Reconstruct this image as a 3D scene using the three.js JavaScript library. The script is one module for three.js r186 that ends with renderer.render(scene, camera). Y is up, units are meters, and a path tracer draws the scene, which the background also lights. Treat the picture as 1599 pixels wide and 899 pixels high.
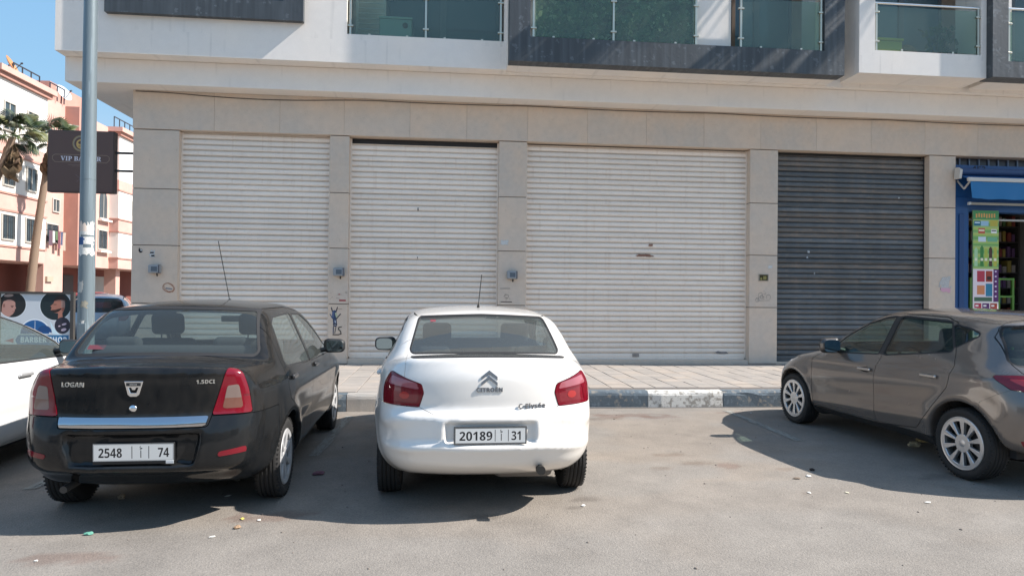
import * as THREE from 'three';
import { RoundedBoxGeometry } from 'three/addons/geometries/RoundedBoxGeometry.js';
import { TextGeometry } from 'three/addons/geometries/TextGeometry.js';
import { FontLoader } from 'three/addons/loaders/FontLoader.js';
import { mergeGeometries } from 'three/addons/utils/BufferGeometryUtils.js';

const clamp = (x, a = 0, b = 1) => Math.min(b, Math.max(a, x));
const mix = (a, b, t) => a + (b - a) * t;
// ---------------------------------------------------------------- camera, sky, sun, exposure
const scene = new THREE.Scene();
const camera = new THREE.PerspectiveCamera(46.18, 1024 / 575, 0.1, 2000);
camera.position.set(0, 1.617, 13.2);
{
  const yaw = 5.776 * Math.PI / 180, pitch = 0.473 * Math.PI / 180, roll = 0.589 * Math.PI / 180;
  const fwd = new THREE.Vector3(Math.sin(yaw) * Math.cos(pitch), Math.sin(pitch), -Math.cos(yaw) * Math.cos(pitch));
  const r = new THREE.Vector3().crossVectors(fwd, new THREE.Vector3(0, 1, 0)).normalize();
  const u = new THREE.Vector3().crossVectors(r, fwd);
  const c = Math.cos(roll), s = Math.sin(roll);
  const right = r.clone().multiplyScalar(c).addScaledVector(u, s), up = u.clone().multiplyScalar(c).addScaledVector(r, -s);
  camera.quaternion.setFromRotationMatrix(new THREE.Matrix4().makeBasis(right, up, fwd.clone().negate()));
}
camera.updateMatrixWorld();
const renderer = new THREE.WebGLRenderer({ antialias: true });
renderer.setSize(1024, 575);
renderer.toneMapping = THREE.LinearToneMapping;
renderer.toneMappingExposure = 2.32;
renderer.shadowMap.enabled = true;
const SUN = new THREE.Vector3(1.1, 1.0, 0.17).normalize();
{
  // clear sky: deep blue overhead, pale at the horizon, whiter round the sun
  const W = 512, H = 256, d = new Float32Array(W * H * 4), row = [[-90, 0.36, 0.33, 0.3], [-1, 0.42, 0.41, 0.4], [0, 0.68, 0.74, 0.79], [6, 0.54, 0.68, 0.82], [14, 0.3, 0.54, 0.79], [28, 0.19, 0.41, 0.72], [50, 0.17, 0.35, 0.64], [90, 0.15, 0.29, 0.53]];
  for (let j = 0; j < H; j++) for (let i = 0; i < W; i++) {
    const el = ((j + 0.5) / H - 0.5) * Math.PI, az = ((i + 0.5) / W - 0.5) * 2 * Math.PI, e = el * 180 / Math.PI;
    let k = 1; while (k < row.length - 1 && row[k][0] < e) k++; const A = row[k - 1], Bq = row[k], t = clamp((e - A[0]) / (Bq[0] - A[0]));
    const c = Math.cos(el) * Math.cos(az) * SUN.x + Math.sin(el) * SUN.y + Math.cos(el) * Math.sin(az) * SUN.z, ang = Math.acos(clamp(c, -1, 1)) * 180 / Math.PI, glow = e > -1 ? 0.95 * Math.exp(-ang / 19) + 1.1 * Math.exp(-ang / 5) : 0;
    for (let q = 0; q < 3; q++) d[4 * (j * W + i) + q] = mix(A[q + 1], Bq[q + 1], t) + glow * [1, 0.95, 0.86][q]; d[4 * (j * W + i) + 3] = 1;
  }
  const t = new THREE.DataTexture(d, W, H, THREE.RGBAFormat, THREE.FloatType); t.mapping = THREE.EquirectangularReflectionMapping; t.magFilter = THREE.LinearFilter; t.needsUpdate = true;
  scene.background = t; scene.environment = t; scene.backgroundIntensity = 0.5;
}
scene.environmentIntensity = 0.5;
const sun = new THREE.DirectionalLight(new THREE.Color(1, 0.94, 0.88), 3.6);
sun.position.copy(SUN).multiplyScalar(60); sun.castShadow = true; sun.shadow.mapSize.set(4096, 4096);
Object.assign(sun.shadow.camera, { left: -45, right: 45, top: 45, bottom: -45, near: 1, far: 160 });
scene.add(sun, sun.target);

// ---------------------------------------------------------------- helpers
function rng(seed) { let s = seed >>> 0; return () => { s = (s + 0x6d2b79f5) | 0; let t = Math.imul(s ^ (s >>> 15), 1 | s); t = (t + Math.imul(t ^ (t >>> 7), 61 | t)) ^ t; return ((t ^ (t >>> 14)) >>> 0) / 4294967296; }; }
const sstep = (a, b, x) => { const t = clamp((x - a) / (b - a)); return t * t * (3 - 2 * t); };
const hash3 = (x, y, z) => { let h = Math.imul(x, 374761393) + Math.imul(y, 668265263) + Math.imul(z, 2147483647 ^ 0x5bd1e995); h = Math.imul(h ^ (h >>> 13), 1274126177); h = Math.imul(h ^ (h >>> 16), 0x5bd1e995); return ((h ^ (h >>> 15)) >>> 0) / 4294967296; };
function noise2(x, y, per, seed) {            // tileable value noise, period per
  const xi = Math.floor(x), yi = Math.floor(y), fx = x - xi, fy = y - yi, u = fx * fx * (3 - 2 * fx), v = fy * fy * (3 - 2 * fy);
  const w = (n) => ((n % per) + per) % per;
  const a = hash3(w(xi), w(yi), seed), b = hash3(w(xi + 1), w(yi), seed), c = hash3(w(xi), w(yi + 1), seed), d = hash3(w(xi + 1), w(yi + 1), seed);
  return mix(mix(a, b, u), mix(c, d, u), v);
}
function fbm2(u, v, freq, oct, seed) { let s = 0, a = 0.5, n = 0; for (let i = 0; i < oct; i++) { s += a * noise2(u * freq, v * freq, freq, seed + i * 17); n += a; a *= 0.5; freq *= 2; } return s / n; }
function noise3(x, y, z, seed = 0) {
  const xi = Math.floor(x), yi = Math.floor(y), zi = Math.floor(z), fx = x - xi, fy = y - yi, fz = z - zi;
  const u = fx * fx * (3 - 2 * fx), v = fy * fy * (3 - 2 * fy), w = fz * fz * (3 - 2 * fz);
  const h = (i, j, k) => hash3(xi + i + seed * 131, yi + j, zi + k);
  return mix(mix(mix(h(0, 0, 0), h(1, 0, 0), u), mix(h(0, 1, 0), h(1, 1, 0), u), v), mix(mix(h(0, 0, 1), h(1, 0, 1), u), mix(h(0, 1, 1), h(1, 1, 1), u), v), w);
}
const fbm3 = (x, y, z, o, seed) => { let s = 0, a = 0.5, n = 0; for (let i = 0; i < o; i++) { s += a * noise3(x, y, z, seed + i); n += a; a *= 0.5; x *= 2.03; y *= 2.03; z *= 2.03; } return s / n; };
const enc = (c) => Math.round(255 * clamp(c <= 0.0031308 ? c * 12.92 : 1.055 * Math.pow(c, 1 / 2.4) - 0.055));
function dataTex(w, h, fn, srgb = true) {     // fn(u,v) -> [r,g,b] linear, or a number
  const d = new Uint8Array(w * h * 4);
  for (let j = 0; j < h; j++) for (let i = 0; i < w; i++) {
    const c = fn((i + 0.5) / w, (j + 0.5) / h), k = 4 * (j * w + i);
    if (typeof c === 'number') d[k] = d[k + 1] = d[k + 2] = Math.round(255 * clamp(c));
    else for (let q = 0; q < 3; q++) d[k + q] = srgb ? enc(c[q]) : Math.round(255 * clamp(c[q]));
    d[k + 3] = 255;
  }
  const t = new THREE.DataTexture(d, w, h, THREE.RGBAFormat);
  t.wrapS = t.wrapT = THREE.RepeatWrapping; t.magFilter = THREE.LinearFilter; t.minFilter = THREE.LinearMipmapLinearFilter; t.generateMipmaps = true;
  if (srgb) t.colorSpace = THREE.SRGBColorSpace;
  t.needsUpdate = true; return t;
}
function rep(t, m) { const c = t.clone(); c.repeat.set(1 / m, 1 / m); c.needsUpdate = true; return c; }   // uv in metres, the picture spans m metres
function canvasTex(w, h, draw) { const c = document.createElement('canvas'); c.width = w; c.height = h; const g = c.getContext('2d'); draw(g, w, h); const t = new THREE.CanvasTexture(c); t.colorSpace = THREE.SRGBColorSpace; t.anisotropy = 8; return t; }
const S = (color, roughness = 0.8, more = {}) => new THREE.MeshStandardMaterial({ color: Array.isArray(color) ? new THREE.Color().setRGB(...color) : color, roughness, ...more });
const P = (color, roughness = 0.8, more = {}) => new THREE.MeshPhysicalMaterial({ color: Array.isArray(color) ? new THREE.Color().setRGB(...color) : color, roughness, ...more });
const taken = new Map();
function numbered(n) { const k = taken.get(n) || 0; taken.set(n, k + 1); return k ? n + '_' + String(k).padStart(3, '0') : n; }
function tag(o, label, category, group, kind) { if (label) o.userData.label = label; if (category) o.userData.category = category; if (group) o.userData.group = group; if (kind) o.userData.kind = kind; return o; }
function thing(name, label, category, pos = [0, 0, 0], turn = 0, group) { const o = new THREE.Group(); o.name = numbered(name); o.position.set(...pos); o.rotation.y = turn; scene.add(o); return tag(o, label, category, group); }
const cnt = new WeakMap();
function part(name, geo, mat, parent, more) {
  const m = new THREE.Mesh(Array.isArray(geo) ? merge(geo) : geo, mat);
  let c = cnt.get(parent); if (!c) cnt.set(parent, c = {});
  const k = c[name] || 0; c[name] = k + 1; m.name = k ? name + '_' + String(k).padStart(3, '0') : name;
  if (more) Object.assign(m.userData, more);
  m.castShadow = m.receiveShadow = true; parent.add(m); return m;
}
function partGroup(name, parent) { const g = new THREE.Group(); let c = cnt.get(parent); if (!c) cnt.set(parent, c = {}); const k = c[name] || 0; c[name] = k + 1; g.name = k ? name + '_' + String(k).padStart(3, '0') : name; parent.add(g); return g; }
function single(name, geo, mat, label, category, group, kind) { const m = new THREE.Mesh(Array.isArray(geo) ? merge(geo) : geo, mat); m.name = numbered(name); m.castShadow = m.receiveShadow = true; scene.add(m); return tag(m, label, category, group, kind); }
function struct(name, geo, mat) { const m = new THREE.Mesh(Array.isArray(geo) ? merge(geo) : geo, mat); m.name = numbered(name); m.castShadow = m.receiveShadow = true; m.userData.kind = 'structure'; scene.add(m); return m; }
function structGroup(name) { const o = new THREE.Group(); o.name = numbered(name); o.userData.kind = 'structure'; scene.add(o); return o; }
function flatten(g) { const n = g.index ? g.toNonIndexed() : g; for (const k of Object.keys(n.attributes)) if (!['position', 'normal', 'uv'].includes(k)) n.deleteAttribute(k); if (!n.attributes.uv) n.setAttribute('uv', new THREE.BufferAttribute(new Float32Array(n.attributes.position.count * 2), 2)); n.morphAttributes = {}; return n; }
function merge(list) { return list.length === 1 ? list[0] : mergeGeometries(list.map(flatten)); }
function metricUV(g0) {                        // uv in metres from the object's own axes, by the way each face points
  const g = g0.index ? g0.toNonIndexed() : g0, p = g.attributes.position, uv = new Float32Array(p.count * 2);
  const a = new THREE.Vector3(), b = new THREE.Vector3(), c = new THREE.Vector3();
  for (let i = 0; i < p.count; i += 3) {
    a.fromBufferAttribute(p, i); b.fromBufferAttribute(p, i + 1); c.fromBufferAttribute(p, i + 2);
    const n = b.clone().sub(a).cross(c.clone().sub(a)), ax = Math.abs(n.x), ay = Math.abs(n.y), az = Math.abs(n.z);
    [a, b, c].forEach((q, k) => { const j = 2 * (i + k); if (az >= ax && az >= ay) { uv[j] = q.x; uv[j + 1] = q.y; } else if (ax >= ay) { uv[j] = q.z; uv[j + 1] = q.y; } else { uv[j] = q.x; uv[j + 1] = q.z; } });
  }
  g.setAttribute('uv', new THREE.BufferAttribute(uv, 2)); return g;
}
// box given by its limits, edges rounded by r
function bx(x0, x1, y0, y1, z0, z1, r = 0) {
  const w = x1 - x0, h = y1 - y0, d = z1 - z0;
  const g = r > 0 ? new RoundedBoxGeometry(w, h, d, 1, Math.min(r, w / 2.02, h / 2.02, d / 2.02)) : new THREE.BoxGeometry(w, h, d);
  g.translate((x0 + x1) / 2, (y0 + y1) / 2, (z0 + z1) / 2); return metricUV(g);
}
function bar(a, b, r, seg = 8, r2 = r) { const A = new THREE.Vector3(...a), B = new THREE.Vector3(...b), L = A.distanceTo(B); const g = new THREE.CylinderGeometry(r2, r, L, seg); g.applyQuaternion(new THREE.Quaternion().setFromUnitVectors(new THREE.Vector3(0, 1, 0), B.clone().sub(A).normalize())); g.translate(...A.add(B).multiplyScalar(0.5).toArray()); return g; }
function tube(pts, r, seg = 24, rad = 6) { return new THREE.TubeGeometry(new THREE.CatmullRomCurve3(pts.map((p) => new THREE.Vector3(...p))), seg, r, rad); }
function ext(poly, depth, bevel = 0, holes = []) {
  const s = new THREE.Shape(poly.map((p) => new THREE.Vector2(...p))); for (const h of holes) s.holes.push(new THREE.Path(h.map((p) => new THREE.Vector2(...p))));
  return new THREE.ExtrudeGeometry(s, { depth, bevelEnabled: bevel > 0, bevelThickness: bevel, bevelSize: bevel, bevelOffset: -bevel, bevelSegments: 1, curveSegments: 10 });
}
function quad(w, h) { return new THREE.PlaneGeometry(w, h); }

// ---------------------------------------------------------------- textures and shared materials
const grain = (base, amp, freq, seed, tint = [0, 0, 0], big = 0.3) => (u, v) => {
  const a = fbm2(u, v, freq, 4, seed) - 0.5, b = fbm2(u, v, 4, 4, seed + 50) - 0.5, c = noise2(u * 256, v * 256, 256, seed + 90) - 0.5;
  const k = 1 + amp * (a * 1.2 + c * 0.5) + big * b; return base.map((x, i) => x * k * (1 + tint[i] * b));
};
const T = {};
T.stone = dataTex(512, 512, (u, v) => {
  const c = grain([0.66, 0.54, 0.435], 0.1, 24, 3, [0.14, 0, -0.14], 0.1)(u, v);
  const spot = noise2(u * 110, v * 110, 110, 77); const s = spot > 0.9 ? 0.92 : 1; return c.map((x) => x * s);
});
T.stoneB = dataTex(256, 256, (u, v) => fbm2(u, v, 48, 4, 8), false);
T.plaster = dataTex(512, 512, (u, v) => {
  const st = fbm2(u, v * 0.12 + 0.2, 40, 2, 21), c = grain([0.86, 0.795, 0.725], 0.05, 32, 13, [0.05, 0, -0.06], 0.07)(u, v);
  const d = st > 0.72 ? 1 - 0.16 * (st - 0.72) / 0.28 : 1; return c.map((x) => x * d);
});
T.black = dataTex(512, 512, (u, v) => {
  const st = fbm2(u, 0.3 + v * 0.06, 32, 3, 31), chip = fbm2(u, v, 20, 4, 35);
  const k = 0.8 + 0.9 * st * st * 1.2; const c = [0.056 * k, 0.064 * k, 0.071 * k]; return chip > 0.72 ? c.map((x) => x * 1.5 + 0.01) : c;
});
T.chipB = dataTex(256, 256, (u, v) => { const c = fbm2(u, v, 12, 4, 35); return c > 0.62 ? 0.5 + 1.5 * (c - 0.62) : 0.5 * fbm2(u, v, 40, 3, 3); }, false);
T.shutter = dataTex(512, 512, (u, v) => {
  const st = fbm2(u, v * 0.25, 48, 3, 41), sp = noise2(u * 150, v * 150, 150, 43), b = fbm2(u, v, 5, 4, 44);
  const c = [0.9, 0.795, 0.695].map((x, i) => x * (0.93 + 0.12 * b));
  const dirt = 0.4 * clamp((st - 0.6) * 2.2); const r = sp > 0.965 ? 0.72 : 1;
  return [c[0] * (1 - 0.28 * dirt) * r, c[1] * (1 - 0.38 * dirt) * r, c[2] * (1 - 0.46 * dirt) * r];
});
T.dark = dataTex(512, 512, (u, v) => {
  const st = fbm2(u * 0.5, v, 40, 3, 51), b = fbm2(u, v, 6, 4, 54), sc = noise2(u * 90, v * 160, 80, 53);
  const w = clamp((st - 0.45) * 2.2); const c = [mix(0.1, 0.15, w), mix(0.112, 0.14, w), mix(0.122, 0.13, w)].map((x) => x * (0.75 + 0.55 * b));
  return sc > 0.975 ? c.map((x) => x + 0.09) : c;
});
T.tile = dataTex(512, 512, (u, v) => {
  const c = grain([0.33, 0.295, 0.262], 0.12, 64, 61, [0.12, 0, -0.12], 0.3)(u, v); const b = fbm2(u, v, 9, 4, 66); return c.map((x, i) => x * (b > 0.62 ? 1 - [0.5, 0.6, 0.7][i] * (b - 0.62) : 1));
});
T.asphalt = dataTex(1024, 1024, (u, v) => {
  const a = noise2(u * 340, v * 340, 340, 71), b = noise2(u * 512, v * 512, 512, 72), c = fbm2(u, v, 12, 5, 73);
  let k = 0.72 + 0.34 * a + 0.2 * b + 0.3 * (c - 0.5); if (a > 0.9) k *= 0.66; if (b > 0.93) k *= 1.22; return [0.232 * k, 0.209 * k, 0.182 * k];
});
T.asphaltB = dataTex(512, 512, (u, v) => 0.6 * noise2(u * 170, v * 170, 170, 71) + 0.4 * noise2(u * 256, v * 256, 256, 74), false);
T.paintW = dataTex(512, 256, (u, v) => {
  const a = fbm2(u, v, 24, 5, 81), b = fbm2(u, v, 60, 3, 82), w = clamp((a - 0.31) * 6) * clamp((b - 0.16) * 5);
  return [mix(0.32, 0.64, w), mix(0.295, 0.62, w), mix(0.26, 0.57, w)];
});
T.paintG = dataTex(512, 256, (u, v) => {
  const a = fbm2(u, v, 20, 5, 85), b = fbm2(u, v, 64, 3, 86), w = clamp((a - 0.24) * 7), k = 0.9 + 0.2 * b; const sc = a > 0.68 ? 1.35 : 1;
  return [mix(0.27, 0.112 * sc, w) * k, mix(0.25, 0.142 * sc, w) * k, mix(0.22, 0.165 * sc, w) * k];
});
T.pink = dataTex(256, 256, grain([0.6, 0.375, 0.315], 0.1, 20, 91, [0, 0.05, 0.05], 0.22));
T.rough = dataTex(256, 256, (u, v) => 0.6 + 0.4 * fbm2(u, v, 8, 4, 95), false);
const M = {
  stone: S(0xffffff, 0.82, { map: rep(T.stone, 1.7), bumpMap: rep(T.stoneB, 0.5), bumpScale: 0.0008 }),
  stone2: S([1.02, 1.015, 1.01], 0.85, { map: rep(T.stone, 2.3), bumpMap: rep(T.stoneB, 0.5), bumpScale: 0.0008 }),
  stone3: S([0.97, 0.975, 0.98], 0.8, { map: rep(T.stone, 1.3), bumpMap: rep(T.stoneB, 0.6), bumpScale: 0.0008 }),
  mortar: S([0.16, 0.135, 0.11], 0.95),
  plaster: S(0xffffff, 0.9, { map: rep(T.plaster, 3.1), bumpMap: rep(T.stoneB, 1.1), bumpScale: 0.0006 }),
  black: S(0xffffff, 0.55, { map: rep(T.black, 1.9), bumpMap: rep(T.chipB, 1.6), bumpScale: 0.002 }),
  darkmetal: S([0.03, 0.032, 0.036], 0.5), bolt: S([0.3, 0.3, 0.3], 0.4, { metalness: 0.8 }),
  steel: S([0.62, 0.55, 0.44], 0.28, { metalness: 0.9 }), chrome: S([0.8, 0.8, 0.8], 0.12, { metalness: 1 }),
  glass: P([0.82, 0.9, 0.88], 0.02, { transmission: 1, thickness: 0, ior: 1.5 }),
  rubber: S([0.018, 0.018, 0.019], 0.75), plastic: S([0.022, 0.023, 0.024], 0.55), darkBrown: S([0.12, 0.07, 0.04], 0.6),
};
const font = await new FontLoader().loadAsync('fonts/droid/droid_sans_bold.typeface.json');
const serif = await new FontLoader().loadAsync('fonts/droid/droid_serif_bold.typeface.json');
function text3(str, size, depth, f = font, squeeze = 1) { const g = new TextGeometry(str, { font: f, size, depth, curveSegments: 5, bevelEnabled: false }); g.computeBoundingBox(); const b = g.boundingBox; g.translate(-(b.min.x + b.max.x) / 2, -(b.min.y + b.max.y) / 2, 0); g.scale(squeeze, 1, 1); return g; }
// ================================================================ ground, road, pavement, kerb
{
  const g = new THREE.PlaneGeometry(900, 900); g.rotateX(-Math.PI / 2); g.translate(0, -0.02, 0); metricUV(g);
  struct('ground', metricUV(g), S([1, 1, 1], 0.9, { map: rep(T.asphalt, 2.6), bumpMap: rep(T.asphaltB, 1.1), bumpScale: 0.003 }));
}
{
  // fine sheet in front of the shops: stains and wear are colours of the asphalt itself
  const X0 = -16, X1 = 17, Z0 = 3.4, Z1 = 15, nx = 560, nz = 200, pos = [], col = [], uv = [], idx = [];
  const stain = [[1.75, 4.25, 0.55, 0.13, 0], [2.35, 4.35, 0.6, 0.16, 1], [2.8, 4.45, 0.45, 0.1, 1], [2.0, 4.55, 0.35, 0.1, 0], [1.2, 4.5, 0.4, 0.12, 0],
    [2.75, 7.0, 0.16, 0.1, 1], [2.45, 6.9, 0.18, 0.06, 0], [2.35, 6.55, 0.22, 0.07, 0], [3.2, 7.15, 0.12, 0.07, 0], [2.05, 7.05, 0.1, 0.06, 0], [1.15, 7.95, 0.14, 0.08, 2], [1.0, 8.15, 0.08, 0.05, 2],
    [0.35, 8.3, 0.16, 0.06, 2], [3.0, 7.9, 0.1, 0.05, 0], [4.6, 7.5, 0.3, 0.14, 2], [5.0, 7.4, 0.25, 0.12, 1], [-1.2, 8.2, 0.35, 0.1, 1], [-2.2, 8.9, 0.4, 0.1, 1], [1.0, 6.2, 0.5, 0.3, 0], [3.9, 4.2, 0.3, 0.08, 1]];
  for (let j = 0; j <= nz; j++) for (let i = 0; i <= nx; i++) {
    const x = mix(X0, X1, i / nx), z = Z0 + (Z1 - Z0) * Math.pow(j / nz, 1.25);
    const big = fbm3(x * 0.5, 0, z * 0.7, 4, 5), mid = fbm3(x * 2.2, 3, z * 2.8, 3, 9);
    let k = 0.96 + 0.2 * (big - 0.5) + 0.16 * (mid - 0.5), r = 1, gg = 1, b = 1;
    const warm = sstep(0.5, 0.7, fbm3(x * 0.8 + 9, 1, z * 1.1, 3, 14)) * (z < 7.5 ? 1 : 0.5); r += 0.05 * warm; b -= 0.05 * warm;
    for (const [sx, sz, rx, rz, kind] of stain) {
      const d = Math.hypot((x - sx) / rx, (z - sz) / rz) + (fbm3(x * 7, 2, z * 9, 3, 21) - 0.5) * 1.6;
      const w = sstep(1.0, 0.65, d) * 0.55;
      if (w > 0) { const t = [[0.72, 0.62, 0.55], [0.72, 0.53, 0.48], [0.45, 0.43, 0.42]][kind]; r *= mix(1, t[0], w); gg *= mix(1, t[1], w); b *= mix(1, t[2], w); }
    }
    pos.push(x, 0.004 * (fbm3(x * 0.9, 7, z * 0.9, 2, 33) - 0.5), z); uv.push(x, z); col.push(k * r, k * gg, k * b);
    if (i < nx && j < nz) { const a = j * (nx + 1) + i, c = a + nx + 1; idx.push(a, c, a + 1, a + 1, c, c + 1); }
  }
  const g = new THREE.BufferGeometry(); g.setAttribute('position', new THREE.Float32BufferAttribute(pos, 3)); g.setAttribute('uv', new THREE.Float32BufferAttribute(uv, 2)); g.setAttribute('color', new THREE.Float32BufferAttribute(col, 3)); g.setIndex(idx); g.computeVertexNormals();
  struct('road', g, S([1, 1, 1], 0.88, { map: rep(T.asphalt, 2.6), bumpMap: rep(T.asphaltB, 1.1), bumpScale: 0.003, vertexColors: true }));
}
{
  // worn white bay lines
  const wear = canvasTex(256, 1024, (g, w, h) => {
    const r = rng(5); g.clearRect(0, 0, w, h);
    const im = g.createImageData(w, h);
    for (let j = 0; j < h; j++) for (let i = 0; i < w; i++) { const a = fbm2(i / w, j / h, 24, 4, 3), e = Math.min(i, w - i) / w; const k = 4 * (j * w + i); im.data[k] = im.data[k + 1] = 150; im.data[k + 2] = 143; im.data[k + 3] = a + e * 0.3 > 0.52 ? 255 : 0; }
    g.putImageData(im, 0, 0);
  });
  const m = S(0xffffff, 0.9, { map: wear, alphaTest: 0.5 });
  for (const [x0, z0, x1, z1] of [[3.98, 4.05, 3.98, 6.0], [-1.2, 4.25, -1.25, 6.4], [-3.25, 4.6, -3.3, 7.4]]) {
    const L = Math.hypot(x1 - x0, z1 - z0), g = new THREE.PlaneGeometry(0.12, L); g.rotateX(-Math.PI / 2); g.rotateY(Math.atan2(x1 - x0, z1 - z0)); g.translate((x0 + x1) / 2, 0.006, (z0 + z1) / 2); struct('parking_line', g, m);
  }
}
const KERB_H = 0.235;
const kerbZ = (x) => x < -0.2 ? 3.91 : x < 1.9 ? mix(3.91, 3.69, (x + 0.2) / 2.1) : x < 2.95 ? mix(3.69, 3.735, (x - 1.9) / 1.05) : 3.75;
{
  const kerb = structGroup('kerb');
  const prof = [[0, -0.05], [0, 0.17], [-0.012, 0.205], [-0.035, 0.228], [-0.05, KERB_H], [-0.17, KERB_H], [-0.17, -0.05]];   // (z, y)
  const xs = [-10.2, -9.1, -8, -6.9, -5.8, -4.69, -3.5, -2.4, -1.292, -0.2, 0.85, 1.9, 2.944, 4.06, 5.16, 6.27, 7.38, 8.5, 9.6, 10.7, 11.8, 12.9, 14, 15.1, 16.2];
  const rnd = rng(3);
  const tone = (t, k) => S([k, k, k], 0.85, { map: rep(t, 1.15), bumpMap: rep(T.stoneB, 0.35), bumpScale: 0.004 });
  const grey = [tone(T.paintG, 1), tone(T.paintG, 0.9), tone(T.paintG, 1.1)], white = tone(T.paintW, 1), bare = S([1.25, 1.3, 1.32], 0.9, { map: rep(T.tile, 0.7), bumpMap: rep(T.stoneB, 0.2), bumpScale: 0.006 });
  for (let i = 0; i < xs.length - 1; i++) {
    const a = xs[i] + 0.004, b = xs[i + 1] - 0.004;
    const seg = 6, P0 = [], idx = [], n = prof.length;
    for (let s = 0; s <= seg; s++) for (let q = 0; q < n; q++) {
      const x = mix(a, b, s / seg), edge = s === 0 || s === seg ? 0.008 : 0, top = q >= 1 && q <= 4;
      const j = top ? (noise3(x * 7, q * 3, i, 4) - 0.5) * 0.014 : 0;
      P0.push(x, prof[q][1] - (top ? edge * 0.6 : 0) + j * 0.6, kerbZ(x) + prof[q][0] - (q < 4 ? edge * 0.8 : 0) + j);
    }
    for (let s = 0; s < seg; s++) for (let q = 0; q < n - 1; q++) { const A = s * n + q, Bq = A + n; idx.push(A, Bq, A + 1, A + 1, Bq, Bq + 1); }
    for (const s of [0, seg]) for (let q = 1; q < n - 1; q++) { const o = s * n; s ? idx.push(o, o + q, o + q + 1) : idx.push(o, o + q + 1, o + q); }
    let g = new THREE.BufferGeometry(); g.setAttribute('position', new THREE.Float32BufferAttribute(P0, 3)); g.setIndex(idx);
    g = metricUV(g); const u = g.attributes.uv; for (let q = 0; q < u.count; q++) u.setXY(q, u.getX(q) + i * 0.37, u.getY(q) + i * 0.21); g.computeVertexNormals();
    const k = [12].includes(i) || [4, 16, 20].includes(i) ? white : i === 8 ? bare : grey[(rnd() * 3) | 0];
    part('kerbstone', g, k, kerb);
  }
  part('gutter_shade', bx(-10, 16.5, -0.03, 0.006, 3.7, 3.78), S([0.12, 0.115, 0.11], 0.9), kerb);  // dark strip standing for the shadowed undercut along the kerb base
  part('kerbstone', [bx(-8.05, -7.9, -0.05, KERB_H, -40, 3.72, 0.02)], grey[0], kerb, { label: 'long side-street kerb' });
}
{
  const pave = structGroup('pavement');
  part('mortar_bed', [bx(-7.9, 17, -0.05, 0.224, 0, 3.55), bx(-7.9, -5.8, -0.05, 0.224, -40, 0)], S([0.15, 0.13, 0.115], 0.95), pave);
  const r = rng(11), G = [], mats = [];
  for (let k = 0; k < 4; k++) { const g = bx(-0.161, 0.161, -0.02, 0, -0.163, 0.163, 0.005), u = g.attributes.uv; for (let q = 0; q < u.count; q++) u.setXY(q, u.getX(q) + k * 0.47, u.getY(q) + k * 0.73); G.push(g); }
  for (const k of [0.95, 0.98, 1.02, 1.05]) mats.push(S([k * 1.01, k, k * 0.985], 0.85, { map: rep(T.tile, 1.9), bumpMap: rep(T.stoneB, 0.5), bumpScale: 0.001 }));
  const rest = [];
  for (let j = 0; j < 11; j++) for (let i = 0; i < 75; i++) {
    const x = -7.72 + 0.335 * i, z = 0.17 + 0.335 * j + 0, k = (r() * 4) | 0, y = 0.234 + (r() - 0.5) * 0.005;
    if (z + 0.17 > kerbZ(x) - 0.15) continue;
    if (x > -1.95 && x < 6.5) { const m = part('paving_tile', G[k], mats[(r() * 4) | 0], pave); m.position.set(x + (r() - 0.5) * 0.004, y, z); m.rotation.set((r() - 0.5) * 0.008, ((r() * 4) | 0) * Math.PI / 2, (r() - 0.5) * 0.008); }
    else { const g = G[k].clone(); g.translate(x, y, z); rest.push(g); }
  }
  for (let j = 0; j < 60; j++) for (let i = 0; i < 6; i++) { const g = G[j % 4].clone(); g.translate(-7.72 + 0.335 * i, 0.234, -0.17 - 0.335 * j); rest.push(g); }
  part('paving_tile', rest, mats[1], pave, { kind: 'stuff' });
}

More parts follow.
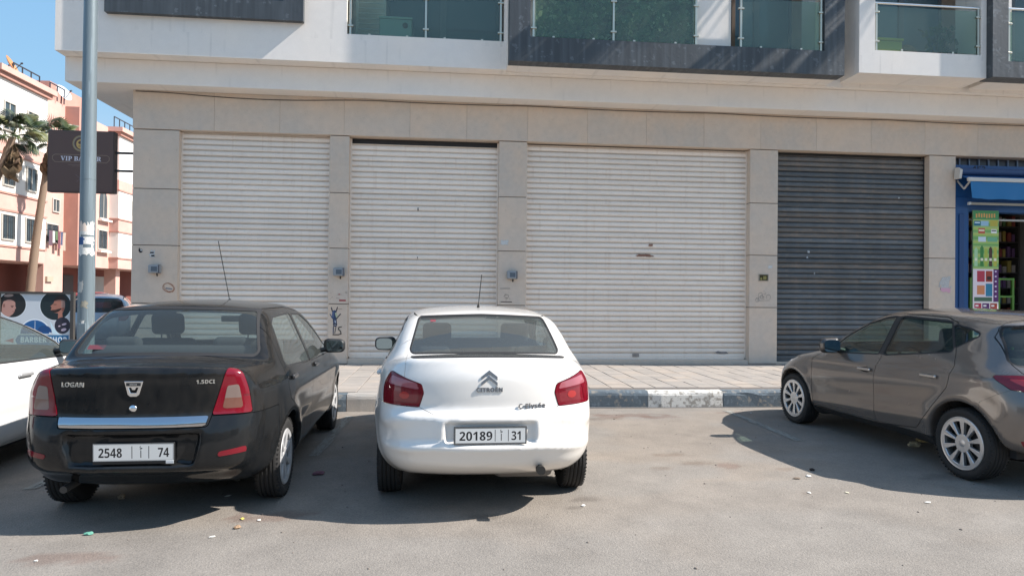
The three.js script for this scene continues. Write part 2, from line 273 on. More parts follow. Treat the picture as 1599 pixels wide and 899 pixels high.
// ================================================================ the apartment building with shuttered shops
const B = thing('apartment_building', 'white apartment building with stone pillars, four closed roller shutters and glazed balconies', 'building');
const PILLARS = [[-5.792, -4.971], [-2.202, -1.835], [1.057, 1.608], [6.203, 6.797], [10.129, 10.722], [14.4, 15.0]];
{
  const st = [M.stone, M.stone2, M.stone3], r = rng(21);
  const off = (g) => { const u = g.attributes.uv, a = r() * 5, b = r() * 5; for (let q = 0; q < u.count; q++) u.setXY(q, u.getX(q) + a, u.getY(q) + b); return g; };
  PILLARS.forEach(([a, b], i) => {
    const p = partGroup('pillar', B);
    part('mortar_core', bx(a + 0.012, b - 0.012, 0.2, 4.61, -0.34, -0.012), M.mortar, p);
    const ys = i === 0 ? [0.9, 1.37, 2.45, 3.505, 4.612] : [0.236, 1.385, 2.45, 3.515, 4.612];
    if (i === 0) part('stone_block', off(bx(a, b, 0.236, 0.894, -0.34, 0.03, 0.006)), st[2], p);
    for (let k = 0; k < 4; k++) part('stone_block', off(bx(a, b, ys[k] + 0.007, ys[k + 1] - 0.007, -0.34, 0, 0.005)), st[(r() * 3) | 0], p);
  });
  const lint = partGroup('lintel', B);
  part('mortar_core', bx(-5.78, 17, 4.63, 5.33, -0.34, 0.004), M.mortar, lint);
  let x = -5.796; for (const w of [1.46, 1.2, 1.2, 1.25, 1.1, 1.2, 1.2, 1.2, 1.2, 1.2, 1.2, 1.2, 1.2, 1.2, 1.2, 1.2, 1.2, 1.2, 1.2]) { part('stone_panel', off(bx(x, x + w - 0.0025, 4.619, 5.335, -0.34, 0.016, 0.003)), st[(r() * 3) | 0], lint); x += w; }
  // walls behind and beside
  part('wall', [bx(-5.78, 10.7, 0, 5.3, -14, -0.5), bx(10.7, 14.42, 0, 5.3, -14, -4.35), bx(14.42, 17, 0, 5.3, -14, -0.5), bx(10.7, 14.42, 4.5, 5.3, -4.35, -0.5), bx(-5.786, -5.2, 0, 5.33, -14, -0.35), bx(-6.8, 20, 6.02, 16.5, -14, -0.85)], M.plaster, B);
  part('fascia', [bx(-6.8, 20, 5.338, 5.78, -14, 0.4, 0.012)], M.plaster, B);
  part('floor_slab', [bx(-6.8, 20, 5.782, 6.018, -14, 0.55)], M.plaster, B);
}
{
  // roller shutters: every slat of its own
  const slat = (w, v) => {
    const pts = [[0.0, 0.1055], [-0.002, 0.102], [-0.026, 0.1005], [-0.027, 0.0915], [-0.01, 0.0895], [-0.008, 0.087], [-0.01, 0.0845], [-0.027, 0.0825], [-0.026, 0.0735], [-0.002, 0.072], [0.003, 0.066], [0.006, 0.05], [0.007, 0.034], [0.005, 0.014], [0.001, 0.0]];
    const g0 = ext([...pts, [-0.034, 0], [-0.034, 0.1055]].map(([z, y]) => [z, y]), w, 0); g0.rotateY(-Math.PI / 2); g0.translate(w / 2, 0, 0); g0.rotateY(Math.PI); g0.rotateY(Math.PI);
    const g = metricUV(g0); const u = g.attributes.uv; for (let q = 0; q < u.count; q++) u.setXY(q, u.getX(q) + v * 1.3, u.getY(q) + v * 0.57); g.computeVertexNormals(); return g;
  };
  const whites = [1, 0.97, 1.03, 0.94].map((k) => S([k, k, k * 0.995], 0.5, { map: rep(T.shutter, 2.4) }));
  const darks = [1, 0.8, 1.2, 1.0, 1.1].map((k, i) => S([k * (i === 4 ? 1.2 : 1), k, k * (i === 4 ? 0.85 : 1)], 0.55, { map: rep(T.dark, 1.9) }));
  [[-4.971, -2.202, 4.64, 0.36, -0.13], [-1.835, 1.057, 4.50, 0.36, -0.17], [1.608, 6.203, 4.60, 0.34, -0.17], [6.797, 10.129, 4.60, 0.30, -0.16]].forEach(([a, b, top, bot, z], s) => {
    const g = partGroup('roller_shutter', B), r = rng(40 + s), w = b - a - 0.012, mats = s === 3 ? darks : whites, geos = [0, 1, 2, 3].map((v) => slat(w, v + s * 4));
    if (s === 3) g.userData.label = 'dark blue grey roller shutter'; else g.userData.label = ['narrow white roller shutter at left', 'white roller shutter with gap at its top', 'wide white roller shutter'][s];
    let k = 0; for (let y = bot + 0.012; y + 0.09 < top; y += 0.106) { const m = part('slat', geos[(r() * 4) | 0], s === 3 && k > 37 ? darks[4] : mats[(r() * mats.length) | 0], g); m.position.set((a + b) / 2, y, z + (r() - 0.5) * 0.003); m.rotation.x = (r() - 0.5) * 0.05; m.rotation.z = (r() - 0.5) * 0.0012; k++; }
    part('bottom_rail', bx(a + 0.02, b - 0.02, bot - 0.03, bot + 0.012, z - 0.03, z + 0.006, 0.004), s === 3 ? darks[1] : whites[3], g);
    if (s < 3) part('lock_plate', [bx((a + b) / 2 - 0.09, (a + b) / 2 + 0.05, bot + 0.02, bot + 0.09, z, z + 0.018, 0.004), bar([(a + b) / 2 - 0.02, bot + 0.055, z + 0.01], [(a + b) / 2 - 0.02, bot + 0.055, z + 0.035], 0.016, 10)], M.bolt, g);
    for (const q of [[a + 0.001, a + 0.028], [b - 0.028, b - 0.001]]) part('guide_rail', bx(q[0], q[1], bot, 4.6, z - 0.02, z + 0.012), s === 3 ? M.darkmetal : whites[3], g);
    part('shutter_box', bx(a, b, 4.5, 4.618, -0.34, -0.24), M.darkmetal, g);
    part('threshold', bx(a + 0.002, b - 0.002, 0.2, bot - 0.032, -0.34, s === 3 ? -0.03 : -0.02, 0.008), M.stone, B);
  });
}
{
  // sagging cable under the fascia
  const pts = []; for (let i = 0; i <= 30; i++) { const x = -5.75 + i * 0.62; pts.push([x, 5.312 - 0.02 * Math.abs(Math.sin(i * 0.52)) - (i > 1 && i < 7 ? 0.05 * Math.sin((i - 1) / 6 * Math.PI) : 0), 0.024]); }
  part('cable', tube(pts, 0.007, 120, 5), M.rubber, B);
  // upper storey: white parapets, dark frames, recesses
  const wall = (name, x0, x1, y0, y1, z0, z1, o, mat) => { const L = []; if (!o) L.push(bx(x0, x1, y0, y1, z0, z1)); else { const [a, b, c, d] = o; L.push(bx(x0, x1, y0, c, z0, z1), bx(x0, a, c, d, z0, z1), bx(b, x1, c, d, z0, z1), bx(x0, x1, d, y1, z0, z1)); } return part(name, L, mat, B); };
  wall('parapet_wall', -6.8, -1.81, 5.78, 9.4, 0.55, 0.72, [-5.6, -2.9, 6.8, 8.7], M.plaster);
  wall('parapet_wall', -1.81, 1.122, 5.78, 9.4, 0.55, 0.72, [-1.808, 1.066, 6.305, 8.8], M.plaster);
  wall('parapet_wall', 1.3, 7.3, 5.803, 9.4, 0.55, 1.05, [1.62, 6.98, 6.2, 8.8], M.plaster);
  wall('parapet_wall', 7.5, 7.79, 5.8, 9.4, 0.3, 0.5, null, M.plaster);
  wall('parapet_wall', 7.79, 10.4, 5.87, 9.4, 0.5, 1.17, [8.108, 10.291, 6.313, 9.0], M.plaster);
  wall('parapet_wall', 10.55, 16.5, 5.86, 9.4, 0.5, 1.2, [10.9, 16.3, 6.15, 8.8], M.plaster);
  part('parapet_wall', [bx(-6.8, -6.63, 5.78, 9.4, -14, 0.55)], M.plaster, B);
  part('upper_wall', [bx(-6.8, 20, 9.4, 16.5, -0.85, 0.7)], M.plaster, B);
  wall('dark_frame', -5.939, -2.561, 6.455, 9.0, 0.722, 0.835, [-5.6, -2.9, 6.8, 8.7], M.black);
  wall('dark_frame', 1.124, 7.5, 5.80, 9.2, 0.9, 1.17, [1.501, 7.1, 6.25, 8.7], M.black);
  wall('dark_frame', 10.404, 16.6, 5.855, 9.2, 1.0, 1.32, [10.73, 16.4, 6.165, 8.7], M.black);
  part('return_wall', [bx(1.124, 1.3, 5.81, 9.2, 0.55, 0.898), bx(7.3, 7.5, 5.81, 9.2, 0.3, 0.898)], M.plaster, B);
  part('balcony_floor', [bx(-6.6, 19, 6.02, 6.1, -0.85, 0.55)], S([0.3, 0.26, 0.22], 0.8), B);
}
{
  // glazing behind the balconies
  const gl = P([0.05, 0.075, 0.085], 0.05, { specularIntensity: 1 }), blue = P([0.09, 0.14, 0.16], 0.08), al = S([0.11, 0.13, 0.14], 0.45);
  const door = (x0, x1, y0, y1, z, n, m = gl) => { const d = partGroup('balcony_door', B); for (let i = 0; i < n; i++) { const a = mix(x0, x1, i / n), b = mix(x0, x1, (i + 1) / n); part('pane', bx(a + 0.06, b - 0.06, y0 + 0.06, y1 - 0.06, z - 0.02, z), m, d); part('frame', [bx(a, a + 0.06, y0, y1, z - 0.03, z + 0.03), bx(b - 0.06, b, y0, y1, z - 0.03, z + 0.03), bx(a + 0.06, b - 0.06, y0, y0 + 0.06, z - 0.03, z + 0.03), bx(a + 0.06, b - 0.06, y1 - 0.06, y1, z - 0.03, z + 0.03)], al, d); } };
  door(-5.6, -2.9, 6.8, 8.7, 0.6, 3); door(-1.2, 1.06, 6.12, 8.5, -0.4, 2); door(5.5, 7.0, 6.12, 8.5, 0.1, 2, blue); door(8.5, 10.28, 6.12, 8.5, 0.1, 2, blue); door(10.95, 13.5, 6.12, 8.5, 0.2, 3, blue);
  for (const q of [[-1.8, -1.2, -0.5, -0.38], [1.3, 4.66, 0.1, 0.2], [4.66, 5.36, 0.1, 0.94], [8.1, 8.5, 0, 0.12]]) part('inner_wall', bx(q[0], q[1], 6.1, 9.3, q[2], q[3]), M.plaster, B);
  part('gap_strip', bx(5.372, 5.44, 6.25, 8.7, 0.7, 0.95, 0.004), M.darkBrown, B);  // brown strip filling the gap beside the dividing pier
  // glass railings: pane, posts, clamps
  const rail = (x0, x1, y0, y1, z, posts, glassMat, top) => {
    const g = partGroup('glass_railing', B);
    for (let i = 0; i < posts.length - 1; i++) part('pane', bx(posts[i] + 0.03, posts[i + 1] - 0.03, y0 + 0.03, y1 - 0.06, z - 0.004, z + 0.004), glassMat, g);
    for (const p of posts) { part('post', bx(p - 0.02, p + 0.02, y0 - 0.02, y1, z - 0.016, z + 0.022, 0.004), M.steel, g); for (const h of [0.16, 0.72]) if (y0 + h < y1) part('clamp', bx(p - 0.055, p + 0.055, y0 + h, y0 + h + 0.035, z - 0.012, z + 0.034, 0.006), M.steel, g); }
    for (let i = 0; i < posts.length - 1; i++) for (const q of [0.25, 0.75]) part('clamp', bx(mix(posts[i], posts[i + 1], q) - 0.02, mix(posts[i], posts[i + 1], q) + 0.02, y0 - 0.01, y0 + 0.05, z - 0.012, z + 0.016, 0.004), M.steel, g);
    if (top) part('hand_rail', bar([x0 - 0.03, y1, z], [x1 + 0.03, y1, z], 0.026, 10), M.chrome, g);
  };
  const pale = P([0.7, 0.79, 0.71], 0.015, { transmission: 0.95, thickness: 0, ior: 1.5 });
  const glz = pale;
  rail(-1.808, 1.066, 6.305, 7.3, 0.64, [-1.754, -0.383, 1.007], glz, true);
  rail(1.5, 4.66, 6.25, 7.25, 1.1, [1.566, 3.046, 4.61], glz, true);
  rail(5.36, 7.1, 6.25, 7.25, 1.1, [5.478, 7.06], glz, true);
  rail(8.108, 10.291, 6.313, 7.23, 1.13, [8.15, 10.25], glz, true);
  rail(10.73, 16.4, 6.165, 7.2, 1.26, [10.78, 12.4, 14], glz, true);
}
{
  // ivy screen behind the dark-framed railing
  const r = rng(77), leaf = new THREE.BufferGeometry();
  leaf.setAttribute('position', new THREE.Float32BufferAttribute([0, -0.045, 0, 0.04, 0, 0.012, 0, 0.052, 0, -0.04, 0, 0.012], 3)); leaf.setIndex([0, 1, 2, 0, 2, 3]); leaf.setAttribute('uv', new THREE.Float32BufferAttribute([0, 0, 1, 0, 1, 1, 0, 1], 2)); leaf.computeVertexNormals();
  const n = 5200, im = new THREE.InstancedMesh(leaf, P(0xffffff, 0.5, { transmission: 0.25, thickness: 0 }), n), d = new THREE.Object3D();
  for (let i = 0; i < n; i++) {
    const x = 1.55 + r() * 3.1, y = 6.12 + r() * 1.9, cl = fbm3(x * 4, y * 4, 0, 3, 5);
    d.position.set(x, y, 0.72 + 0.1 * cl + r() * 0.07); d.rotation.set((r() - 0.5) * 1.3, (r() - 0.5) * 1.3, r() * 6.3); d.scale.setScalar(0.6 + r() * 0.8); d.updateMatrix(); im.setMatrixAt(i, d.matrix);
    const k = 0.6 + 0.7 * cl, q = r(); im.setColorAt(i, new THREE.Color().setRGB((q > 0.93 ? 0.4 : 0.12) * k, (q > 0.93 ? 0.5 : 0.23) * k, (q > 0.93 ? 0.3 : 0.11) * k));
  }
  im.name = 'ivy_screen'; tag(im, 'dense green ivy screen behind the glass railing of the dark balcony frame', 'ivy', null, 'stuff'); scene.add(im);
  single('screen_panel', bx(1.52, 4.66, 6.12, 8.2, 0.66, 0.7), S([0.1, 0.19, 0.09], 0.9), 'green backing panel behind the ivy on the balcony', 'panel');
}
// ================================================================ car bodies: a rounded solid from a side profile, a section and a plan; meshed, then cut along its seams
const lerpTable = (tab, y) => { if (y <= tab[0][0]) return tab[0][1]; for (let i = 1; i < tab.length; i++) if (y <= tab[i][0]) { const [a, va] = tab[i - 1], [b, vb] = tab[i], t = (y - a) / (b - a); const m = (k) => { const p = tab[Math.max(0, k - 1)], q = tab[Math.min(tab.length - 1, k + 1)]; return (q[1] - p[1]) / (q[0] - p[0]); }; const h = b - a, t2 = t * t, t3 = t2 * t; return (2 * t3 - 3 * t2 + 1) * va + (t3 - 2 * t2 + t) * h * m(i - 1) + (-2 * t3 + 3 * t2) * vb + (t3 - t2) * h * m(i); } return tab[tab.length - 1][1]; };
function fineTable(tab, a, b, n = 400) { const v = new Float32Array(n + 1); for (let i = 0; i <= n; i++) v[i] = lerpTable(tab, mix(a, b, i / n)); return (x) => { const t = clamp((x - a) / (b - a)) * n, i = Math.min(n - 1, t | 0); return mix(v[i], v[i + 1], t - i); }; }
function polySDF(poly) {       // signed distance, negative inside
  const n = poly.length;
  return (x, y) => {
    let d = 1e9, s = 1;
    for (let i = 0, j = n - 1; i < n; j = i++) {
      const ax = poly[i][0], ay = poly[i][1], ex = poly[j][0] - ax, ey = poly[j][1] - ay, wx = x - ax, wy = y - ay;
      const t = clamp((wx * ex + wy * ey) / (ex * ex + ey * ey || 1e-9)), bx_ = wx - ex * t, by = wy - ey * t, q = bx_ * bx_ + by * by; if (q < d) d = q;
      const c1 = y >= ay, c2 = y < poly[j][1], c3 = ex * wy > ey * wx; if ((c1 && c2 && c3) || (!c1 && !c2 && !c3)) s = -s;
    }
    return s * Math.sqrt(d);
  };
}
function smoothClosed(pts, per = 6) { const v = pts.map((p) => new THREE.Vector3(p[0], p[1], 0)); const c = new THREE.CatmullRomCurve3(v, true, 'centripetal'); return c.getPoints(pts.length * per).slice(0, -1).map((p) => [p.x, p.y]); }
const rounded = (poly, r) => { const f = polySDF(poly); return (x, y) => f(x, y) - r; };
function gridded(f, x0, x1, y0, y1, h) { const nx = Math.ceil((x1 - x0) / h) + 1, ny = Math.ceil((y1 - y0) / h) + 1, v = new Float32Array(nx * ny); for (let j = 0; j < ny; j++) for (let i = 0; i < nx; i++) v[j * nx + i] = f(x0 + i * h, y0 + j * h); return (x, y) => { const a = clamp((x - x0) / h, 0, nx - 1.001), b = clamp((y - y0) / h, 0, ny - 1.001), i = a | 0, j = b | 0, u = a - i, w = b - j, k = j * nx + i; return (v[k] * (1 - u) + v[k + 1] * u) * (1 - w) + (v[k + nx] * (1 - u) + v[k + nx + 1] * u) * w; }; }
const smax = (a, b, k) => { const h = Math.max(k - Math.abs(a - b), 0) / k; return Math.max(a, b) + h * h * k * 0.25; };
function surfaceNets(f, lo, hi, h) {
  const n = lo.map((a, i) => Math.ceil((hi[i] - a) / h) + 1), [nx, ny, nz] = n, V = new Float32Array(nx * ny * nz);
  for (let k = 0; k < nz; k++) for (let j = 0; j < ny; j++) for (let i = 0; i < nx; i++) V[(k * ny + j) * nx + i] = f(lo[0] + i * h, lo[1] + j * h, lo[2] + k * h);
  const id = new Int32Array(nx * ny * nz).fill(-1), pos = [], idx = [];
  const at = (i, j, k) => V[(k * ny + j) * nx + i];
  for (let k = 0; k < nz - 1; k++) for (let j = 0; j < ny - 1; j++) for (let i = 0; i < nx - 1; i++) {
    let sx = 0, sy = 0, sz = 0, c = 0;
    const e = (a, b, x0, y0, z0, ax) => { if ((a < 0) !== (b < 0)) { const t = a / (a - b); sx += x0 + (ax === 0 ? t : 0); sy += y0 + (ax === 1 ? t : 0); sz += z0 + (ax === 2 ? t : 0); c++; } };
    const v0 = at(i, j, k), v1 = at(i + 1, j, k), v2 = at(i, j + 1, k), v3 = at(i + 1, j + 1, k), v4 = at(i, j, k + 1), v5 = at(i + 1, j, k + 1), v6 = at(i, j + 1, k + 1), v7 = at(i + 1, j + 1, k + 1);
    const m = (v0 < 0) + (v1 < 0) + (v2 < 0) + (v3 < 0) + (v4 < 0) + (v5 < 0) + (v6 < 0) + (v7 < 0); if (m === 0 || m === 8) continue;
    e(v0, v1, 0, 0, 0, 0); e(v2, v3, 0, 1, 0, 0); e(v4, v5, 0, 0, 1, 0); e(v6, v7, 0, 1, 1, 0);
    e(v0, v2, 0, 0, 0, 1); e(v1, v3, 1, 0, 0, 1); e(v4, v6, 0, 0, 1, 1); e(v5, v7, 1, 0, 1, 1);
    e(v0, v4, 0, 0, 0, 2); e(v1, v5, 1, 0, 0, 2); e(v2, v6, 0, 1, 0, 2); e(v3, v7, 1, 1, 0, 2);
    id[(k * ny + j) * nx + i] = pos.length / 3; pos.push(lo[0] + (i + sx / c) * h, lo[1] + (j + sy / c) * h, lo[2] + (k + sz / c) * h);
  }
  const q = (a, b, c, d, flip) => { if (a < 0 || b < 0 || c < 0 || d < 0) return; flip ? idx.push(a, c, b, a, d, c) : idx.push(a, b, c, a, c, d); };
  const I = (i, j, k) => id[(k * ny + j) * nx + i];
  for (let k = 1; k < nz - 1; k++) for (let j = 1; j < ny - 1; j++) for (let i = 1; i < nx - 1; i++) {
    const s = at(i, j, k) < 0;
    if (s !== at(i + 1, j, k) < 0) q(I(i, j - 1, k - 1), I(i, j, k - 1), I(i, j, k), I(i, j - 1, k), !s);
    if (s !== at(i, j + 1, k) < 0) q(I(i - 1, j, k - 1), I(i - 1, j, k), I(i, j, k), I(i, j, k - 1), !s);
    if (s !== at(i, j, k + 1) < 0) q(I(i - 1, j - 1, k), I(i, j - 1, k), I(i, j, k), I(i - 1, j, k), !s);
  }
  return { pos, idx };
}
// mesh {pos, nor, idx}; split by g into [g<0, g>=0], new vertices shared along the cut
function split(m, g) {
  const n = m.pos.length / 3, v = new Float32Array(n); let any = 0, all = 1;
  for (let i = 0; i < n; i++) { v[i] = g(m.pos[3 * i], m.pos[3 * i + 1], m.pos[3 * i + 2]); }
  const out = [0, 1].map(() => ({ pos: [], nor: [], idx: [], map: new Map() }));
  const vert = (o, key, p) => { let k = o.map.get(key); if (k === undefined) { k = o.pos.length / 3; o.map.set(key, k); o.pos.push(p[0], p[1], p[2]); o.nor.push(p[3], p[4], p[5]); } return k; };
  const get = (i) => [m.pos[3 * i], m.pos[3 * i + 1], m.pos[3 * i + 2], m.nor[3 * i], m.nor[3 * i + 1], m.nor[3 * i + 2]];
  const cut = (a, b) => { const t = v[a] / (v[a] - v[b]), A = get(a), Bq = get(b); return A.map((x, i) => x + (Bq[i] - x) * t); };
  for (let t = 0; t < m.idx.length; t += 3) {
    const T3 = [m.idx[t], m.idx[t + 1], m.idx[t + 2]], s = T3.map((i) => v[i] >= 0);
    if (s[0] === s[1] && s[1] === s[2]) { const o = out[s[0] ? 1 : 0]; o.idx.push(...T3.map((i) => vert(o, i, get(i)))); continue; }
    for (const side of [0, 1]) {
      const o = out[side], P_ = [];
      for (let e = 0; e < 3; e++) { const a = T3[e], b = T3[(e + 1) % 3], sa = s[e] === !!side, sb = s[(e + 1) % 3] === !!side; if (sa) P_.push(vert(o, a, get(a))); if (sa !== sb) { const lo = Math.min(a, b), hi = Math.max(a, b); P_.push(vert(o, 'e' + lo + '_' + hi, cut(lo, hi))); } }
      for (let q = 1; q + 1 < P_.length; q++) o.idx.push(P_[0], P_[q], P_[q + 1]);
    }
  }
  return out.map(({ pos, nor, idx }) => ({ pos, nor, idx }));
}
function joinM(a, b) { const k = a.pos.length / 3; return { pos: a.pos.concat(b.pos), nor: a.nor.concat(b.nor), idx: a.idx.concat(b.idx.map((i) => i + k)) }; }
function shifted(m, d) { const pos = m.pos.slice(); for (let i = 0; i < pos.length; i++) pos[i] += m.nor[i] * d; return { pos, nor: m.nor.slice(), idx: m.idx.slice() }; }
function toGeo(m, flange = 0, tint = null) {   // flange: open edges turned inward by that much; tint(x,y,z,ny) -> [r,g,b]
  const pos = m.pos.slice(), nor = m.nor.slice(), idx = m.idx.slice();
  if (flange) {
    const seen = new Map(); for (let t = 0; t < m.idx.length; t += 3) for (let e = 0; e < 3; e++) { const a = m.idx[t + e], b = m.idx[t + (e + 1) % 3], k = Math.min(a, b) + '_' + Math.max(a, b); seen.set(k, seen.has(k) ? null : [a, b]); }
    for (const ab of seen.values()) if (ab) {
      const [a, b] = ab, A = [0, 1, 2].map((i) => m.pos[3 * a + i]), Bq = [0, 1, 2].map((i) => m.pos[3 * b + i]), na = [0, 1, 2].map((i) => m.nor[3 * a + i]), nb = [0, 1, 2].map((i) => m.nor[3 * b + i]);
      const d = Bq.map((x, i) => x - A[i]), L = Math.hypot(...d) || 1, N = [d[1] * na[2] - d[2] * na[1], d[2] * na[0] - d[0] * na[2], d[0] * na[1] - d[1] * na[0]].map((x) => x / L);
      const k = pos.length / 3; pos.push(...A, ...Bq, ...Bq.map((x, i) => x - nb[i] * flange), ...A.map((x, i) => x - na[i] * flange)); for (let q = 0; q < 4; q++) nor.push(...N); idx.push(k, k + 2, k + 1, k, k + 3, k + 2);
    }
  }
  const g = new THREE.BufferGeometry(); g.setAttribute('position', new THREE.Float32BufferAttribute(pos, 3)); g.setAttribute('normal', new THREE.Float32BufferAttribute(nor, 3)); g.setIndex(idx);
  const uv = new Float32Array(pos.length / 3 * 2); for (let i = 0; i < pos.length / 3; i++) { uv[2 * i] = pos[3 * i + 2] + pos[3 * i] * 0.31; uv[2 * i + 1] = pos[3 * i + 1] + pos[3 * i] * 0.83; } g.setAttribute('uv', new THREE.BufferAttribute(uv, 2));
  if (tint) { const col = new Float32Array(pos.length); for (let i = 0; i < pos.length / 3; i++) col.set(tint(pos[3 * i], pos[3 * i + 1], pos[3 * i + 2], nor[3 * i + 1]), 3 * i); g.setAttribute('color', new THREE.BufferAttribute(col, 3)); }
  return g;
}
// spec: profile [[z,y]...] (z backwards from the rear axle), section [[y,half width]...], taper [[z,inset]...], cabinTaper [[z,inset]...], bows, wheels
function carSkin(sp) {
  const prof = polySDF(sp.sharp ? sp.profile : smoothClosed(sp.profile, 5)), z0 = sp.zFront - 0.12, z1 = sp.zRear + 0.12;
  const pg = gridded(prof, z0 - 0.3, z1 + 0.3, 0, sp.top + 0.3, 0.006), W = fineTable(sp.section, 0, sp.top + 0.2), tap = fineTable(sp.taper, z0, z1), ctap = fineTable(sp.cabinTaper, z0, z1), kk = fineTable(sp.round, 0, sp.top + 0.2);
  const half = sp.half, cuts = sp.sculpt || (() => 0);
  const f = (x, y, z) => {
    const w = Math.abs(x), t = w / half, t2 = t * t;
    const rear = sstep(-1.4, 0.1, z), front = sstep(-1.6, -2.9, z);
    const zz = z + (sp.bowR * rear * (y > 1.0 ? mix(1, sp.bowRW ?? 1, sstep(1.0, 1.25, y)) : 1) - sp.bowF * front) * Math.pow(t, 2.4);
    const yy = y + (sp.crown * sstep(1.1, 1.45, y) + sp.crownLow * sstep(0.75, 0.95, y)) * t2;
    let d = pg(zz, yy);
    const sh = sstep(sp.belt - 0.12, sp.belt + 0.1, y);
    let wl = W(y) - tap(z) - ctap(z) * sh;
    let flare = 0, well = 9;
    for (const wz of [0, -sp.wb]) { const rr = Math.hypot(z - wz, y - sp.rt); flare += (sp.flare ?? 0.014) * Math.exp(-(((rr - sp.arch - 0.02) / 0.07) ** 2)); well = Math.min(well, Math.max(rr - sp.arch, 0.5 - w)); }
    d = smax(d, w - wl - flare, kk(y));
    d += cuts(w, y, z, d);
    return smax(d, -well, 0.012);
  };
  const h = sp.cell ?? 0.02, m = surfaceNets(f, [-half - 0.06, 0.08, z0], [half + 0.06, sp.top + 0.06, z1], h), n = m.pos.length / 3, nor = new Array(m.pos.length);
  const e = 0.009, G = (p) => { const a = f(p[0] + e, p[1], p[2]) - f(p[0] - e, p[1], p[2]), b = f(p[0], p[1] + e, p[2]) - f(p[0], p[1] - e, p[2]), c = f(p[0], p[1], p[2] + e) - f(p[0], p[1], p[2] - e); return [a, b, c].map((x) => x / (2 * e)); };
  for (let i = 0; i < n; i++) {
    let p = [m.pos[3 * i], m.pos[3 * i + 1], m.pos[3 * i + 2]];
    for (let k = 0; k < 2; k++) { const g = G(p), L = Math.max(0.3, g[0] ** 2 + g[1] ** 2 + g[2] ** 2), v = clamp(f(...p), -0.02, 0.02); p = p.map((x, q) => x - v * g[q] / L); }
    const g = G(p), L = Math.hypot(...g) || 1; for (let q = 0; q < 3; q++) { m.pos[3 * i + q] = p[q]; nor[3 * i + q] = g[q] / L; }
  }
  // even out the normals a little so that reflections run smoothly
  for (let it = 0; it < (sp.smooth ?? 2); it++) {
    const acc = new Float32Array(nor.length);
    for (let t = 0; t < m.idx.length; t += 3) { const a = m.idx[t], b = m.idx[t + 1], c = m.idx[t + 2]; for (let q = 0; q < 3; q++) { const s = nor[3 * a + q] + nor[3 * b + q] + nor[3 * c + q]; acc[3 * a + q] += s; acc[3 * b + q] += s; acc[3 * c + q] += s; } }
    for (let i = 0; i < n; i++) { const L = Math.hypot(acc[3 * i], acc[3 * i + 1], acc[3 * i + 2]) || 1; for (let q = 0; q < 3; q++) nor[3 * i + q] = acc[3 * i + q] / L; }
  }
  return { mesh: { pos: m.pos, nor, idx: m.idx }, f };
}
const lensRed = P([0.17, 0.003, 0.012], 0.12, { clearcoat: 0.3, clearcoatRoughness: 0.03 }), lensDark = P([0.13, 0.004, 0.012], 0.1, { clearcoat: 1 }), lensClear = P([0.2, 0.145, 0.125], 0.08, { clearcoat: 1, clearcoatRoughness: 0.02 }), lensWhite = P([0.6, 0.6, 0.62], 0.05, { clearcoat: 1, metalness: 0.4 });
const seatFab = S([0.035, 0.036, 0.04], 0.95), trimDark = S([0.02, 0.02, 0.021], 0.85), trimMid = S([0.05, 0.05, 0.05], 0.9), hidden = S([0.012, 0.012, 0.012], 0.95);
const tyreMat = S([0.022, 0.021, 0.02], 0.82, { bumpMap: rep(T.asphaltB, 0.4), bumpScale: 0.001 });
function lathe(pts, seg = 48) { const g = new THREE.LatheGeometry(pts.map((p) => new THREE.Vector2(...p)), seg); g.rotateZ(-Math.PI / 2); return g; }   // axis along +x
function tyreGeo(R, rim, w) {
  const h = w / 2, p = [[rim - 0.012, -h * 0.72], [rim + 0.012, -h * 0.86], [mix(rim, R, 0.5), -h], [R - 0.028, -h * 0.95], [R - 0.008, -h * 0.82]];
  for (const c of [-0.5, -0.17, 0.17, 0.5]) p.push([R - 0.002, h * (c - 0.16) ], [R, h * (c - 0.05)], [R - 0.009, h * (c - 0.04)], [R - 0.009, h * (c + 0.04)], [R, h * (c + 0.05)]);
  p.push([R - 0.008, h * 0.82], [R - 0.028, h * 0.95], [mix(rim, R, 0.5), h], [rim + 0.012, h * 0.86], [rim - 0.012, h * 0.72]);
  const g = lathe(p, 56);
  const bits = [g]; for (let i = 0; i < 56; i++) for (const s of [-1, 1]) { const b = new THREE.BoxGeometry(h * 0.36, 0.008, 0.012); b.rotateX(0); b.translate(s * h * 0.76, R - 0.0105, 0); b.rotateX((i + (s > 0 ? 0.5 : 0)) / 56 * Math.PI * 2); bits.push(b); }
  return merge(bits);
}
